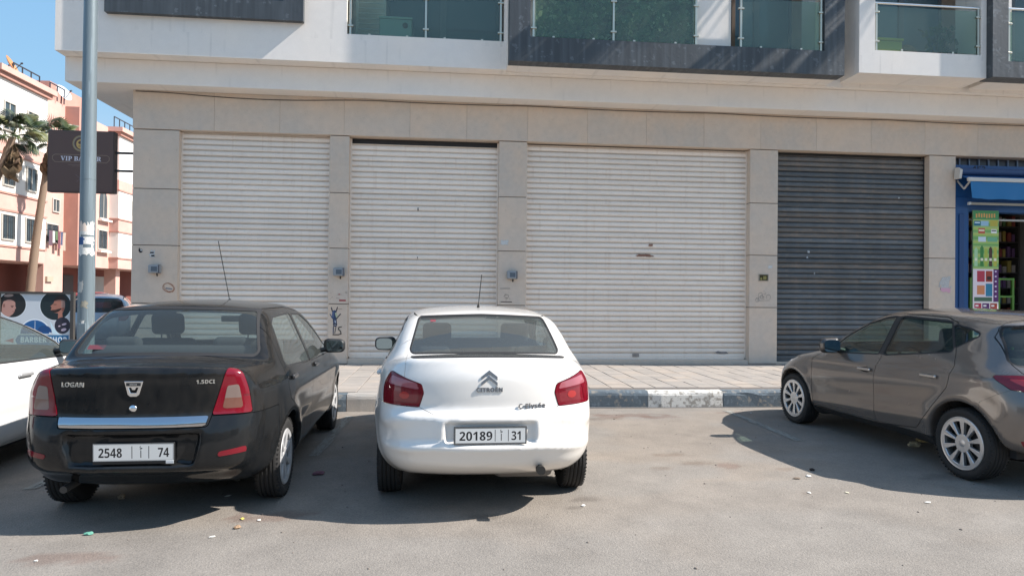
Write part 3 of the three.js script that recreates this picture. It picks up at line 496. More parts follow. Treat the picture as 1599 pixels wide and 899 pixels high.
function spokedRim(R, spokes, out, depth = 0.03) {      // outer face at x = out
  const holes = [], hub = R * 0.22, ro = R * 0.86, n = 8;
  for (let i = 0; i < spokes; i++) {
    const a0 = (i / spokes) * 2 * Math.PI, da = (2 * Math.PI / spokes), win = spokes > 8 ? 0.30 : 0.34, wi = spokes > 8 ? 0.3 : 0.25, h = [];
    for (let k = 0; k <= n; k++) { const a = a0 + da * (-win + 2 * win * k / n); h.push([ro * Math.cos(a), ro * Math.sin(a)]); }
    for (let k = n; k >= 0; k--) { const a = a0 + da * (-wi + 2 * wi * k / n); h.push([R * 0.36 * Math.cos(a), R * 0.36 * Math.sin(a)]); }
    holes.push(h);
  }
  const circle = []; for (let k = 0; k < 64; k++) circle.push([R * Math.cos(k / 32 * Math.PI), R * Math.sin(k / 32 * Math.PI)]);
  const g = ext(circle, depth, 0.004, holes); g.rotateY(Math.PI / 2); g.translate(out - depth - 0.004, 0, 0);
  // dish the face a little
  const p = g.attributes.position; for (let i = 0; i < p.count; i++) { const r = Math.hypot(p.getY(i), p.getZ(i)) / R; p.setX(i, p.getX(i) - 0.018 * (1 - r) * (1 - r) + 0.0 * r); } g.computeVertexNormals();
  const cap = lathe([[0, out - 0.004], [0.03, out - 0.005], [0.034, out - 0.012], [0.034, out - 0.03]], 24);
  const lip = lathe([[R - 0.01, out - 0.006], [R + 0.004, out + 0.004], [R + 0.012, out - 0.004], [R + 0.006, out - 0.05], [R - 0.004, out - 0.12]], 48);
  const bolts = []; for (let k = 0; k < 5; k++) { const b = new THREE.CylinderGeometry(0.011, 0.011, 0.012, 8); b.rotateZ(Math.PI / 2); b.translate(out - 0.017, 0.058 * Math.cos(k * 1.2566 + 0.5), 0.058 * Math.sin(k * 1.2566 + 0.5)); bolts.push(b); }
  return { face: merge([g, cap, lip]), bolts: merge(bolts), drum: lathe([[0, out - 0.06], [R * 0.8, out - 0.065], [R * 0.98, out - 0.1], [R * 0.98, out - 0.15], [0, out - 0.16]], 32) };
}
function addWheel(car, x, y, z, R, rimR, w, rim, mat, side, steer = 0) {
  const g = partGroup('wheel', car); g.position.set(x, y, z); g.rotation.y = (side < 0 ? Math.PI : 0) + steer;
  part('tyre', tyreGeo(R, rimR, w), tyreMat, g); part('rim', rim.face, mat, g); part('brake_drum', rim.drum, S([0.03, 0.03, 0.03], 0.6, { metalness: 0.4 }), g); part('wheel_bolt', rim.bolts, M.darkmetal, g); return g;
}
function seatGeo(w = 0.5) { const a = new RoundedBoxGeometry(w, 0.14, 0.5, 3, 0.06); a.translate(0, 0.07, -0.2); const b = new RoundedBoxGeometry(w, 0.62, 0.13, 3, 0.06); b.translate(0, 0.3, 0); b.rotateX(0.25); b.translate(0, 0.1, 0.06); return merge([a, b]); }
function headGeo() { const h = new RoundedBoxGeometry(0.27, 0.19, 0.1, 3, 0.045); h.translate(0, 0.1, 0); return merge([h, bar([-0.06, -0.06, 0], [-0.06, 0.03, 0], 0.006, 6), bar([0.06, -0.06, 0], [0.06, 0.03, 0], 0.006, 6)]); }
function cabin(car, sp) {     // seats, steering wheel, dashboard, parcel shelf, headlining
  const { seatZ, rearZ, y = 0.42, dashZ, shelf, half = 0.62 } = sp;
  for (const s of [-1, 1]) { const g = partGroup('front_seat', car); g.position.set(s * 0.37, y, seatZ); part('cushion', seatGeo(0.5), seatFab, g); const h = part('headrest', headGeo(), seatFab, g); h.position.set(0, 0.72, 0.17); h.rotation.x = 0.15; }
  { const g = partGroup('rear_seat', car); g.position.set(0, y, rearZ); part('cushion', seatGeo(1.2), seatFab, g); for (const s of [-0.4, 0.4]) { const h = part('headrest', headGeo(), seatFab, g); h.position.set(s, 0.56, 0.15); } }
  const t = new THREE.TorusGeometry(0.185, 0.014, 8, 32); const sw = part('steering_wheel', [t, bar([-0.18, 0, 0], [0.18, 0, 0], 0.02, 6), bar([0, -0.18, 0], [0, 0, 0], 0.02, 6), (() => { const c = new RoundedBoxGeometry(0.12, 0.1, 0.05, 2, 0.02); return c; })()], trimDark, car); sw.position.set(-0.37, 0.9, dashZ + 0.42); sw.rotation.x = -0.42;
  part('dashboard', bx(-half, half, 0.5, sp.dashY ?? 0.93, dashZ - 0.5, dashZ + 0.12, 0.06), trimDark, car);
  part('cabin_floor', bx(-0.7, 0.7, 0.26, 0.34, dashZ - 0.3, rearZ + 0.4), trimDark, car);
  if (shelf) part('parcel_shelf', bx(-half, half, shelf[0] - 0.03, shelf[0], shelf[1], shelf[2], 0.01), trimMid, car);
}
function plate(draw, w, h, parent, pos, tilt = 0) {
  const g = partGroup('number_plate', parent); g.position.set(...pos); g.rotation.x = tilt;
  part('plate_back', bx(-w / 2 - 0.006, w / 2 + 0.006, -h / 2 - 0.006, h / 2 + 0.006, -0.012, 0, 0.004), M.plastic, g);
  const f = quad(w, h); f.translate(0, 0, 0.002); part('plate_face', f, S(0xffffff, 0.45, { map: canvasTex(1024, 224, draw) }), g); return g;
}
function mirrorPart(car, x, y, z, side, shellMat) {
  const g = partGroup('door_mirror', car); g.position.set(x, y, z);
  const s = new RoundedBoxGeometry(0.2, 0.145, 0.11, 4, 0.05); const p = s.attributes.position; for (let i = 0; i < p.count; i++) { const q = p.getX(i) * side; p.setY(i, p.getY(i) * (1 - 0.9 * Math.max(0, q) ) ); if (p.getZ(i) < 0) p.setX(i, p.getX(i) - side * 0.02); } s.computeVertexNormals();
  part('mirror_shell', s, shellMat, g); part('mirror_arm', bar([-side * 0.16, -0.05, 0], [-side * 0.06, -0.03, 0], 0.025, 8), M.plastic, g);
  const m = new THREE.CircleGeometry(0.5, 32); m.scale(0.165, 0.112, 1); const mp = m.attributes.position; for (let i = 0; i < mp.count; i++) { const X = mp.getX(i) / 0.0825, Y = mp.getY(i) / 0.056, k = 1 / Math.max(0.75, (Math.abs(X) ** 4 + Math.abs(Y) ** 4) ** 0.25 || 1) * (Math.hypot(X, Y) > 0.99 ? 1 : 1); mp.setX(i, mp.getX(i) * k); mp.setY(i, mp.getY(i) * k); }
  m.translate(0, 0, 0.0575); part('mirror_glass', m, S([0.35, 0.45, 0.5], 0.04, { metalness: 1 }), g);
  return g;
}
// ---------------------------------------------------------------- shared steps of building a car from its skin
const rearZ = (f, x, y, from) => { let z = from; for (let k = 0; k < 400 && f(x, y, z) > 0; k++) z -= 0.004; return z; };
const sideX = (f, y, z, from = 1.1) => { let x = from; for (let k = 0; k < 400 && f(x, y, z) > 0; k++) x -= 0.004; return x; };
const topY = (f, x, z, from = 1.7) => { let y = from; for (let k = 0; k < 400 && f(x, y, z) > 0; k++) y -= 0.004; return y; };
const mirrored = (p) => (x, y) => p(Math.abs(x), y);
// a window: cut the glass and a dark seal round it out of the skin
function window_(car, st, g, glass, sealW = 0.014, name = 'window') {
  let [inn, out] = split(st.m, g); const [seal, rest] = split(out, (x, y, z) => g(x, y, z) - sealW); st.m = rest;
  const two = name === 'side_window' || name === 'quarter_window', sides = (q) => (two ? split(q, (x) => x) : [q]);
  for (const q of sides(inn)) if (q.idx.length) part(name, toGeo(shifted(q, -0.004)), glass, car); for (const q of sides(seal)) if (q.idx.length) part(name + '_seal', toGeo(q, 0.012), M.rubber, car);
}
function panel(car, st, g, mat, name, { gap = 0.003, flange = 0.02, out = 0, tint, more, sides } = {}) {   // cut a panel free with an open seam
  let [inn, rest] = split(st.m, (x, y, z) => g(x, y, z) + gap * 0.5); if (gap) rest = split(rest, (x, y, z) => g(x, y, z) - gap * 0.5)[1]; st.m = rest;
  if (!inn.idx.length) return null;
  const one = (mm, nm) => part(nm, toGeo(out ? shifted(mm, out) : mm, flange, tint), mat, car, more);
  if (sides) { const [l, r] = split(inn, (x) => x); return [one(l, name), one(r, name)]; }
  return one(inn, name);
}
function lining(car, skin, cuts, y0) {      // dark trim inside the cabin, windows left open
  let m = skin; for (const c of cuts) m = split(m, (x, y, z) => c(x, y, z) - 0.008)[1]; m = split(m, (x, y) => y - y0)[1];
  part('cabin_lining', toGeo(shifted(m, -0.035)), trimMid, car);
}
const dustTint = (base, dust, lo, hi, seed) => (x, y, z) => { const a = fbm3(x * 3 + seed, y * 3, z * 2.2, 4, seed), b = noise3(x * 40, y * 14, z * 40, seed), w = clamp(lo + (hi - lo) * sstep(0.3, 0.7, a) + 0.05 * (b - 0.5)); return base.map((c, i) => mix(c, dust[i], w)); };
const moroccanPlate = (left, right, frame) => (g, w, h) => {
  g.fillStyle = '#dcdcd8'; g.fillRect(0, 0, w, h); g.strokeStyle = '#1a1a1c'; g.lineWidth = frame ? 9 : 3; g.strokeRect(7, 7, w - 14, h - 14);
  g.fillStyle = '#17171a'; g.textBaseline = 'middle'; g.font = 'bold 170px sans-serif';
  const fit = (s, x0, x1) => { g.save(); const m = g.measureText(s).width; g.translate(x0, h / 2 + 6); g.scale((x1 - x0) / m, 1); g.fillText(s, 0, 0); g.restore(); };
  fit(left, w * 0.06, w * (left.length > 4 ? 0.53 : 0.36)); fit(right, w * (left.length > 4 ? 0.79 : 0.80), w * 0.945);
  const a = left.length > 4 ? [0.56, 0.645, 0.745] : [0.475, 0.585, 0.685];
  g.fillRect(w * a[0], h * 0.14, 9, h * 0.72); g.fillRect(w * a[2], h * 0.14, 9, h * 0.72);
  g.fillRect(w * a[1], h * 0.38, 11, h * 0.44); g.lineWidth = 8; g.strokeStyle = '#17171a'; g.beginPath(); g.arc(w * a[1] + 8, h * 0.2, 13, 0.6, 4.4); g.moveTo(w * a[1] - 8, h * 0.32); g.lineTo(w * a[1] + 26, h * 0.27); g.stroke();
};

// ================================================================ black saloon
{
  const car = thing('saloon_car', 'dusty black saloon parked nose to the kerb, leftmost of the two saloons seen from behind', 'car', [-2.05, 0, 7.69], 0.9 * Math.PI / 180);
  const sp = {
    half: 0.862, zRear: 0.87, zFront: -3.44, top: 1.535, belt: 1.02, wb: 2.63, rt: 0.31, arch: 0.36, bowR: 0.20, bowRW: 0.45, bowF: 0.4, crown: 0.05, crownLow: 0.05, cell: 0.018,
    profile: [[0.66, 0.30], [0.76, 0.375], [0.845, 0.42], [0.87, 0.5], [0.872, 0.6], [0.855, 0.69], [0.825, 0.765], [0.81, 0.85], [0.80, 0.98], [0.797, 1.05], [0.791, 1.083], [0.775, 1.098], [0.72, 1.105], [0.55, 1.112], [0.42, 1.118], [0.35, 1.135], [0.28, 1.19], [0.15, 1.32], [0.03, 1.43], [-0.07, 1.49], [-0.25, 1.518], [-0.8, 1.535], [-1.15, 1.525], [-1.42, 1.485], [-1.6, 1.41], [-2.1, 1.12], [-2.25, 1.06], [-2.6, 0.99], [-3.0, 0.9], [-3.25, 0.8], [-3.4, 0.66], [-3.43, 0.5], [-3.41, 0.34], [-3.3, 0.23], [-2.9, 0.19], [-1.3, 0.19], [0.3, 0.21]],
    section: [[0.15, 0.74], [0.25, 0.80], [0.36, 0.835], [0.5, 0.855], [0.65, 0.862], [0.8, 0.86], [0.92, 0.85], [1.02, 0.822], [1.1, 0.79], [1.2, 0.745], [1.32, 0.69], [1.42, 0.642], [1.5, 0.60], [1.6, 0.54]],
    taper: [[-3.5, 0.2], [-3.3, 0.12], [-3.0, 0.05], [-2.6, 0.01], [-2, 0], [-0.3, 0.0], [0.2, 0.02], [0.5, 0.072], [0.7, 0.12], [0.85, 0.165], [1, 0.2]],
    cabinTaper: [[-3.4, 0.2], [-2.2, 0.05], [-1.6, 0.0], [-0.5, 0], [0.0, 0.01], [0.4, 0.03], [1, 0.04]],
    round: [[0.1, 0.16], [0.4, 0.18], [0.7, 0.14], [0.9, 0.1], [1.08, 0.06], [1.2, 0.07], [1.4, 0.09], [1.5, 0.12]],
    sculpt: (w, y, z) => 0.05 * sstep(0.44 - 0.25 * Math.max(0, 0.6 - y), 0.40 - 0.25 * Math.max(0, 0.6 - y), w) * sstep(0.45, 0.468, y) * sstep(0.672, 0.65, y) * sstep(0.6, 0.66, z) - 0.012 * Math.exp(-(((y - 0.79) / 0.05) ** 2)) * sstep(0.3, 0.0, z) * (w > 0.5 ? 1 : 0) * 0.6 + 0.008 * Math.exp(-(((y - 0.56) / 0.045) ** 2)) * (z < 0.3 && w > 0.6 ? 1 : 0),
  };
  const { mesh, f } = carSkin(sp), st = { m: mesh };
  const tint = dustTint([0.008, 0.009, 0.010], [0.2, 0.165, 0.13], 0.005, 0.06, 3);
  const paint = P(0xffffff, 0.13, { vertexColors: true, specularIntensity: 0.75, roughnessMap: rep(T.rough, 0.8) });
  const paintFlat = P([0.02, 0.02, 0.021], 0.35, { clearcoat: 0.6, clearcoatRoughness: 0.15 });
  const glass = P([0.68, 0.76, 0.73], 0.03, { transmission: 0.96, thickness: 0, ior: 1.5 }), sideGlass = P([0.68, 0.75, 0.72], 0.03, { transmission: 0.93, thickness: 0, ior: 1.5 });
  const gRW = ((p) => (x, y, z) => Math.max(p(x, y - 0.018 * (1 - (x / 0.6) ** 2)), -0.6 - z))(mirrored(rounded([[0, 1.172], [0.61, 1.172], [0.535, 1.42], [0, 1.42]], 0.03)));
  const gWS = ((p) => (x, y, z) => Math.max(p(x, y), z + 1.35))(mirrored(rounded([[0, 1.12], [0.66, 1.12], [0.54, 1.41], [0, 1.43]], 0.03)));
  const side = (poly, r) => { const p = rounded(poly, r); return (x, y, z) => Math.max(p(z, y), 0.45 - Math.abs(x)); };
  const gR = side([[-0.05, 1.06], [-0.15, 1.33], [-0.26, 1.37], [-0.83, 1.385], [-0.82, 1.025]], 0.03), gF = side([[-0.95, 1.38], [-1.25, 1.37], [-1.5, 1.28], [-1.93, 1.035], [-1.9, 1.0], [-0.94, 1.01]], 0.025);
  for (const [g, mt] of [[gRW, glass], [gWS, sideGlass], [gR, sideGlass], [gF, sideGlass]]) window_(car, st, g, mt, g === gRW ? 0.02 : 0.014, g === gRW ? 'rear_window' : g === gWS ? 'windscreen' : 'side_window');
  lining(car, mesh, [gRW, gWS, gR, gF], 0.9);
  // tail lamps
  const lampP = mirrored(rounded([[0.497, 0.785], [0.5, 0.8], [0.562, 1.04], [0.585, 1.105], [0.73, 1.105], [1.0, 0.9], [1.0, 0.785]], 0.008));
  const gLamp = (x, y, z) => Math.max(lampP(x, y), 0.655 - z + 0.06 * (y - 0.78));
  { const [inn, rest] = split(st.m, (x, y, z) => gLamp(x, y, z) + 0.002); st.m = split(rest, (x, y, z) => gLamp(x, y, z) - 0.002)[1];
    for (const s of [-1, 1]) {
      let l = split(inn, (x) => -s * x)[0]; const g = partGroup('tail_lamp', car);
      const cl = rounded([[0.565, 0.83], [0.585, 0.955], [0.63, 0.96], [0.655, 0.83]], 0.014);
      const [c, red] = split(l, (x, y) => cl(Math.abs(x), y)); const [c1, c2] = split(c, (x, y) => y - 0.885);
      const [band, red2] = split(red, (x, y) => Math.abs(y - 0.895) - 0.012 * 0 - 0.0 - (Math.abs(x) > 0.66 ? 0.008 : -1));
      part('red_lens', toGeo(shifted(red2, 0.004), 0.012), lensRed, g); part('clear_lens', toGeo(shifted(c2, 0.005), 0.006), lensClear, g); part('indicator_lens', toGeo(shifted(c1, 0.005), 0.006), P([0.17, 0.075, 0.055], 0.1, { clearcoat: 1 }), g); if (band.idx.length) part('lens_rib', toGeo(shifted(band, 0.002), 0.004), lensDark, g);
    } }
  // boot lid with its bright strip
  const lidP = mirrored(rounded([[0, 0.715], [0.46, 0.715], [0.482, 0.8], [0.545, 1.04], [0.57, 1.13], [0.62, 1.3], [0, 1.3]], 0.012));
  const gLid = (x, y, z) => Math.max(lidP(x, y), 0.33 - z);
  const gStrip = ((p) => (x, y, z) => Math.max(p(x, y), 0.6 - z))(mirrored(rounded([[0, 0.715], [0.45, 0.715], [0.46, 0.765], [0, 0.765]], 0.008)));
  { const [s, rest] = split(st.m, gStrip); st.m = rest; const q = shifted(s, 0.01); for (let i = 0; i < q.pos.length / 3; i++) { const v = clamp((q.pos[3 * i + 1] - 0.74) / 0.026, -1, 1); q.pos[3 * i + 2] += 0.007 * (1 - v * v); q.nor[3 * i + 1] += v * 0.55 + 0.06 * Math.sin(q.pos[3 * i] * 9); const L = Math.hypot(q.nor[3 * i], q.nor[3 * i + 1], q.nor[3 * i + 2]); for (let k = 0; k < 3; k++) q.nor[3 * i + k] /= L; } part('chrome_strip', toGeo(q, 0.02), S([0.55, 0.55, 0.56], 0.14, { metalness: 1 }), car); }
  panel(car, st, gLid, paint, 'boot_lid', { gap: 0.005, tint });
  // rear bumper, reflectors
  const gRef = ((p) => (x, y, z) => Math.max(p(x, y), 0.4 - z))(mirrored(rounded([[0.545, 0.512], [0.55, 0.53], [0.69, 0.548], [0.69, 0.524]], 0.008)));
  { const [s, rest] = split(st.m, gRef); st.m = rest; for (const q of [-1, 1]) part('reflector', toGeo(shifted(split(s, (x) => -q * x)[0], 0.003), 0.008), lensRed, car); }
  panel(car, st, (x, y, z) => Math.max(y - 0.772, 0.31 - z, 0.235 - y), paint, 'rear_bumper', { gap: 0.004, tint: dustTint([0.01, 0.011, 0.012], [0.15, 0.13, 0.11], 0.0, 0.05, 8) });
  // doors
  const doorR = side([[0.02, 1.46], [0.07, 1.06], [0.03, 0.78], [-0.3, 0.62], [-0.43, 0.32], [-0.43, 0.25], [-0.895, 0.25], [-0.905, 1.46]], 0.01), doorF = side([[-0.915, 1.46], [-0.905, 0.25], [-1.99, 0.25], [-2.02, 0.6], [-2.0, 1.02], [-1.6, 1.30], [-1.3, 1.42]], 0.01);
  panel(car, st, doorR, paint, 'rear_door', { gap: 0.005, tint, sides: true }); panel(car, st, doorF, paint, 'front_door', { gap: 0.005, tint, sides: true });
  for (const s of [-1, 1]) for (const z of [-0.12, -1.1]) { const x = sideX(f, 0.93, z); const h = new RoundedBoxGeometry(0.03, 0.04, 0.17, 3, 0.014); h.translate(s * (x + 0.012), 0.93, z); part('door_handle', h, paintFlat, car); }
  // wings, roof, underside
  { const well = (x, y, z) => Math.max(Math.min(Math.hypot(z, y - 0.31), Math.hypot(z + 2.63, y - 0.31)) - 0.352, Math.abs(x) - 0.8); const [w, rest] = split(st.m, well); part('wheel_arch_liner', toGeo(w), hidden, car); const [u, body] = split(rest, (x, y) => y - 0.24); part('underside', toGeo(u), hidden, car); part('body', toGeo(body, 0.006, tint), paint, car); }
  for (const s of [-1, 1]) { const rim = spokedRim(0.205, 7, 0.085, 0.02); addWheel(car, s * 0.735, 0.31, 0, 0.31, 0.2, 0.185, rim, S([0.5, 0.5, 0.5], 0.45, { metalness: 0.25 }), s); addWheel(car, s * 0.735, 0.31, -2.63, 0.31, 0.2, 0.185, spokedRim(0.205, 7, 0.085, 0.02), S([0.5, 0.5, 0.5], 0.45, { metalness: 0.25 }), s, 0); }
  cabin(car, { seatZ: -0.95, rearZ: -0.12, dashZ: -1.75, shelf: [1.08, -0.02, 0.36], half: 0.62, y: 0.5 });
  { const c = part('yellow_cloth', (() => { const g = new THREE.SphereGeometry(0.16, 20, 10); g.scale(1, 0.18, 0.5); const p = g.attributes.position; for (let i = 0; i < p.count; i++) p.setY(i, p.getY(i) * (0.7 + 0.9 * noise3(p.getX(i) * 14, 1, p.getZ(i) * 14, 3))); g.computeVertexNormals(); return g; })(), S([0.5, 0.42, 0.16], 0.95), car); c.position.set(-0.25, 1.1, 0.2); }
  part('rear_shelf_speaker', bx(-0.08, 0.1, 1.08, 1.12, 0.06, 0.22, 0.015), S([0.1, 0.03, 0.03], 0.8), car);
  part('interior_mirror', bx(-0.11, 0.11, 1.31, 1.37, -1.42, -1.39, 0.012), S([0.25, 0.27, 0.27], 0.2), car);
  // badges, lock, plate, mirrors, antenna, exhaust
  const zl = (x, y) => rearZ(f, x, y, 1);
  { const b = partGroup('badge', car); b.position.set(0, 0.96, zl(0, 0.96) + 0.001); b.rotation.x = -0.03;
    part('shield', ext([[-0.06, 0.05], [0.06, 0.05], [0.036, -0.038], [0.02, -0.052], [-0.02, -0.052], [-0.036, -0.038]], 0.008, 0.002, [[[-0.03, 0.008], [-0.018, -0.026], [0.018, -0.026], [0.03, 0.008], [0.016, 0.008], [0.008, -0.008], [-0.008, -0.008], [-0.016, 0.008]]]), M.chrome, b);
    const d = part('nameplate', bx(-0.046, 0.046, 0.019, 0.041, 0, 0.0125, 0.002), M.plastic, b); const tt = text3('DACIA', 0.011, 0.002); tt.translate(0, 0.03, 0.0125); part('lettering', tt, S([0.6, 0.6, 0.6], 0.3, { metalness: 0.8 }), b); }
  { const t = text3('LOGAN', 0.03, 0.006, font, 1.1); const m = part('lettering', t, S([0.62, 0.6, 0.55], 0.35, { metalness: 0.7 }), car); m.position.set(-0.395, 0.985, zl(-0.395, 0.985) + 0.001); m.rotation.y = -0.16; }
  { const t = text3('1.5DCI', 0.026, 0.006, font, 1.05); const m = part('lettering', t, S([0.62, 0.6, 0.55], 0.35, { metalness: 0.7 }), car); m.position.set(0.44, 1.0, zl(0.44, 1.0) + 0.001); m.rotation.y = 0.18; }
  { const k = lathe([[0, 0.012], [0.01, 0.012], [0.013, 0.008], [0.022, 0.006], [0.024, 0]], 24); k.rotateY(-Math.PI / 2); const m = part('boot_lock', k, M.chrome, car); m.position.set(0, 0.83, zl(0, 0.83)); }
  { const g = plate(moroccanPlate('2548', '74', false), 0.5, 0.112, car, [0.022, 0.55, 0.845], 0.04); part('dealer_strip', bx(-0.252, 0.252, -0.078, -0.056, -0.012, 0.004, 0.003), S(0xffffff, 0.4, { map: canvasTex(512, 24, (c, w, h) => { c.fillStyle = '#14161a'; c.fillRect(0, 0, w, h); c.fillStyle = '#c9ccce'; c.beginPath(); c.moveTo(w * 0.2, h); c.lineTo(w * 0.26, 0); c.lineTo(w * 0.74, 0); c.lineTo(w * 0.8, h); c.fill(); c.fillStyle = '#3a8fd0'; c.fillRect(w * 0.06, 4, 14, 16); c.fillRect(w * 0.9, 4, 14, 16); c.fillStyle = '#30343a'; c.font = 'bold 17px sans-serif'; c.textAlign = 'center'; c.fillText('DACIA', w / 2, 18); }) }), g); }
  for (const s of [-1, 1]) mirrorPart(car, s * 0.965, 1.06, -1.62, s, M.plastic);
  part('antenna', [bar([0.0, 1.51, -1.3], [0.0, 2.07, -0.92], 0.0035, 6), bar([0, 1.5, -1.31], [0, 1.53, -1.29], 0.014, 8)], M.rubber, car);
  part('exhaust_pipe', bar([-0.45, 0.3, 0.3], [-0.45, 0.29, 0.76], 0.024, 12), S([0.08, 0.075, 0.07], 0.6, { metalness: 0.6 }), car);
  part('window_sticker', (() => { const g = quad(0.12, 0.05); return g; })(), S([0.12, 0.03, 0.04], 0.7), car).position.set(-0.5, 1.19, zl(-0.5, 1.19) + 0.003);
  { const s = car.children[car.children.length - 1]; s.rotation.x = -0.95; }
}
// ================================================================ white saloon
{
  const car = thing('saloon_car', 'white saloon with dark red tail lamps parked between the black and brown cars', 'car', [0.325, 0, 7.57], 1.0 * Math.PI / 180);
  const sp = {
    half: 0.874, zRear: 0.93, zFront: -3.5, top: 1.5, belt: 1.08, wb: 2.652, rt: 0.31, arch: 0.365, bowR: 0.26, bowRW: 0.5, bowF: 0.45, crown: 0.055, crownLow: 0.05, cell: 0.018, flare: 0.01,
    profile: [[0.70, 0.30], [0.80, 0.345], [0.87, 0.40], [0.905, 0.46], [0.93, 0.525], [0.925, 0.6], [0.92, 0.68], [0.905, 0.735], [0.865, 0.77], [0.845, 0.80], [0.84, 0.9], [0.825, 1.02], [0.79, 1.10], [0.76, 1.15], [0.70, 1.172], [0.58, 1.165], [0.47, 1.155], [0.42, 1.155], [0.33, 1.2], [0.14, 1.32], [-0.03, 1.41], [-0.16, 1.455], [-0.4, 1.478], [-0.8, 1.495], [-1.15, 1.492], [-1.5, 1.455], [-1.75, 1.38], [-2.25, 1.12], [-2.4, 1.07], [-2.8, 0.99], [-3.15, 0.88], [-3.38, 0.76], [-3.47, 0.62], [-3.49, 0.45], [-3.45, 0.3], [-3.35, 0.22], [-2.9, 0.19], [-1.3, 0.19], [0.3, 0.21]],
    section: [[0.15, 0.75], [0.25, 0.80], [0.36, 0.838], [0.5, 0.862], [0.65, 0.872], [0.8, 0.866], [0.92, 0.852], [1.02, 0.828], [1.1, 0.79], [1.18, 0.742], [1.3, 0.69], [1.4, 0.648], [1.48, 0.605], [1.6, 0.52]],
    taper: [[-3.6, 0.22], [-3.3, 0.12], [-3.0, 0.05], [-2.6, 0.01], [-2, 0], [-0.3, 0.0], [0.2, 0.022], [0.5, 0.07], [0.7, 0.118], [0.85, 0.165], [1, 0.22]],
    cabinTaper: [[-3.4, 0.2], [-2.2, 0.05], [-1.6, 0.0], [-0.5, 0], [0.0, 0.01], [0.45, 0.035], [1, 0.05]],
    round: [[0.1, 0.16], [0.4, 0.2], [0.7, 0.15], [0.85, 0.12], [1.1, 0.1], [1.2, 0.1], [1.4, 0.11], [1.5, 0.14]],
    sculpt: (w, y, z) => {
      let d = 0; const rear = sstep(0.45, 0.62, z);
      d += 0.035 * sstep(0.335, 0.30, w) * sstep(0.545, 0.575, y) * sstep(0.725, 0.69, y) * rear;                 // plate recess
      const yc = 0.775 - 0.06 * sstep(0.45, 0.8, w), yl = 0.535 - 0.03 * sstep(0.3, 0.8, w);                      // bumper shelf and lower edge
      d += 0.02 * rear * sstep(yc - 0.015, yc - 0.1, y) * sstep(yl + 0.0, yl + 0.06, y) * sstep(0.3, 0.42, w) - 0.012 * rear * Math.exp(-(((y - yl) / 0.028) ** 2)) * sstep(0.8, 0.6, w);
      d += 0.006 * Math.exp(-(((y - 0.9) / 0.04) ** 2)) * (z < 0.3 && w > 0.6 ? 1 : 0);
      return d;
    },
  };
  const { mesh, f } = carSkin(sp), st = { m: mesh };
  const tint = dustTint([0.86, 0.815, 0.75], [0.55, 0.5, 0.44], 0.0, 0.07, 13);
  const paint = P(0xffffff, 0.35, { vertexColors: true, clearcoat: 1, clearcoatRoughness: 0.06 });
  const glass = P([0.55, 0.6, 0.58], 0.03, { transmission: 0.9, thickness: 0, ior: 1.55 }), sideGlass = P([0.6, 0.68, 0.67], 0.03, { transmission: 1, thickness: 0, ior: 1.5 });
  const gRW = ((p) => (x, y, z) => Math.max(p(x, y - 0.016 * (1 - (x / 0.6) ** 2)), -0.6 - z))(mirrored(rounded([[0, 1.178], [0.55, 1.178], [0.50, 1.375], [0, 1.385]], 0.03)));
  const gWS = ((p) => (x, y, z) => Math.max(p(x, y), z + 1.35))(mirrored(rounded([[0, 1.13], [0.68, 1.13], [0.54, 1.37], [0, 1.39]], 0.03)));
  const side = (poly, r) => { const p = rounded(poly, r); return (x, y, z) => Math.max(p(z, y), 0.45 - Math.abs(x)); };
  const gR = side([[0.02, 1.12], [-0.1, 1.27], [-0.28, 1.34], [-0.84, 1.36], [-0.83, 1.05]], 0.03), gF = side([[-0.96, 1.355], [-1.3, 1.345], [-1.6, 1.25], [-2.05, 1.05], [-2.02, 1.02], [-0.95, 1.04]], 0.025);
  for (const [g, mt] of [[gRW, glass], [gWS, sideGlass], [gR, sideGlass], [gF, sideGlass]]) window_(car, st, g, mt, g === gRW ? 0.012 : 0.014, g === gRW ? 'rear_window' : g === gWS ? 'windscreen' : 'side_window');
  lining(car, mesh, [gRW, gWS, gR, gF], 0.95);
  // tail lamps
  const lampP = mirrored(rounded([[0.512, 0.815], [0.484, 0.905], [0.498, 0.955], [0.60, 0.99], [0.69, 1.028], [1.0, 1.07], [1.0, 0.83], [0.70, 0.822]], 0.012));
  const gLamp = (x, y, z) => Math.max(lampP(x, y), 0.565 - z + 0.2 * Math.abs(y - 0.93));
  { const [inn, rest] = split(st.m, (x, y, z) => gLamp(x, y, z) + 0.002); st.m = split(rest, (x, y, z) => gLamp(x, y, z) - 0.002)[1];
    for (const s of [-1, 1]) {
      const l = split(inn, (x) => -s * x)[0], g = partGroup('tail_lamp', car);
      const up = rounded([[0.515, 0.935], [0.53, 0.965], [0.70, 1.008], [0.72, 0.965]], 0.008), dk = rounded([[0.525, 0.845], [0.52, 0.9], [0.69, 0.925], [0.70, 0.85]], 0.012), c = (pp) => (x, y) => pp(Math.abs(x), y);
      const [u1, r1] = split(l, c(up)), [d1, r2] = split(r1, c(dk)), [core, d2] = split(d1, c((x, y) => Math.hypot((x - 0.61) / 1.4, y - 0.883) - 0.026));
      part('red_lens', toGeo(shifted(r2, 0.004), 0.012), lensRed, g); part('brake_lens', toGeo(shifted(d2, 0.001), 0.01), P([0.2, 0.006, 0.016], 0.1, { clearcoat: 1, clearcoatRoughness: 0.03 }), g); part('bulb_cap', toGeo(shifted(core, 0.003), 0.006), P([0.42, 0.02, 0.02], 0.1, { clearcoat: 1 }), g); part('reverse_lens', toGeo(shifted(u1, 0.002), 0.008), P([0.38, 0.11, 0.13], 0.06, { clearcoat: 1, clearcoatRoughness: 0.02 }), g);
    } }
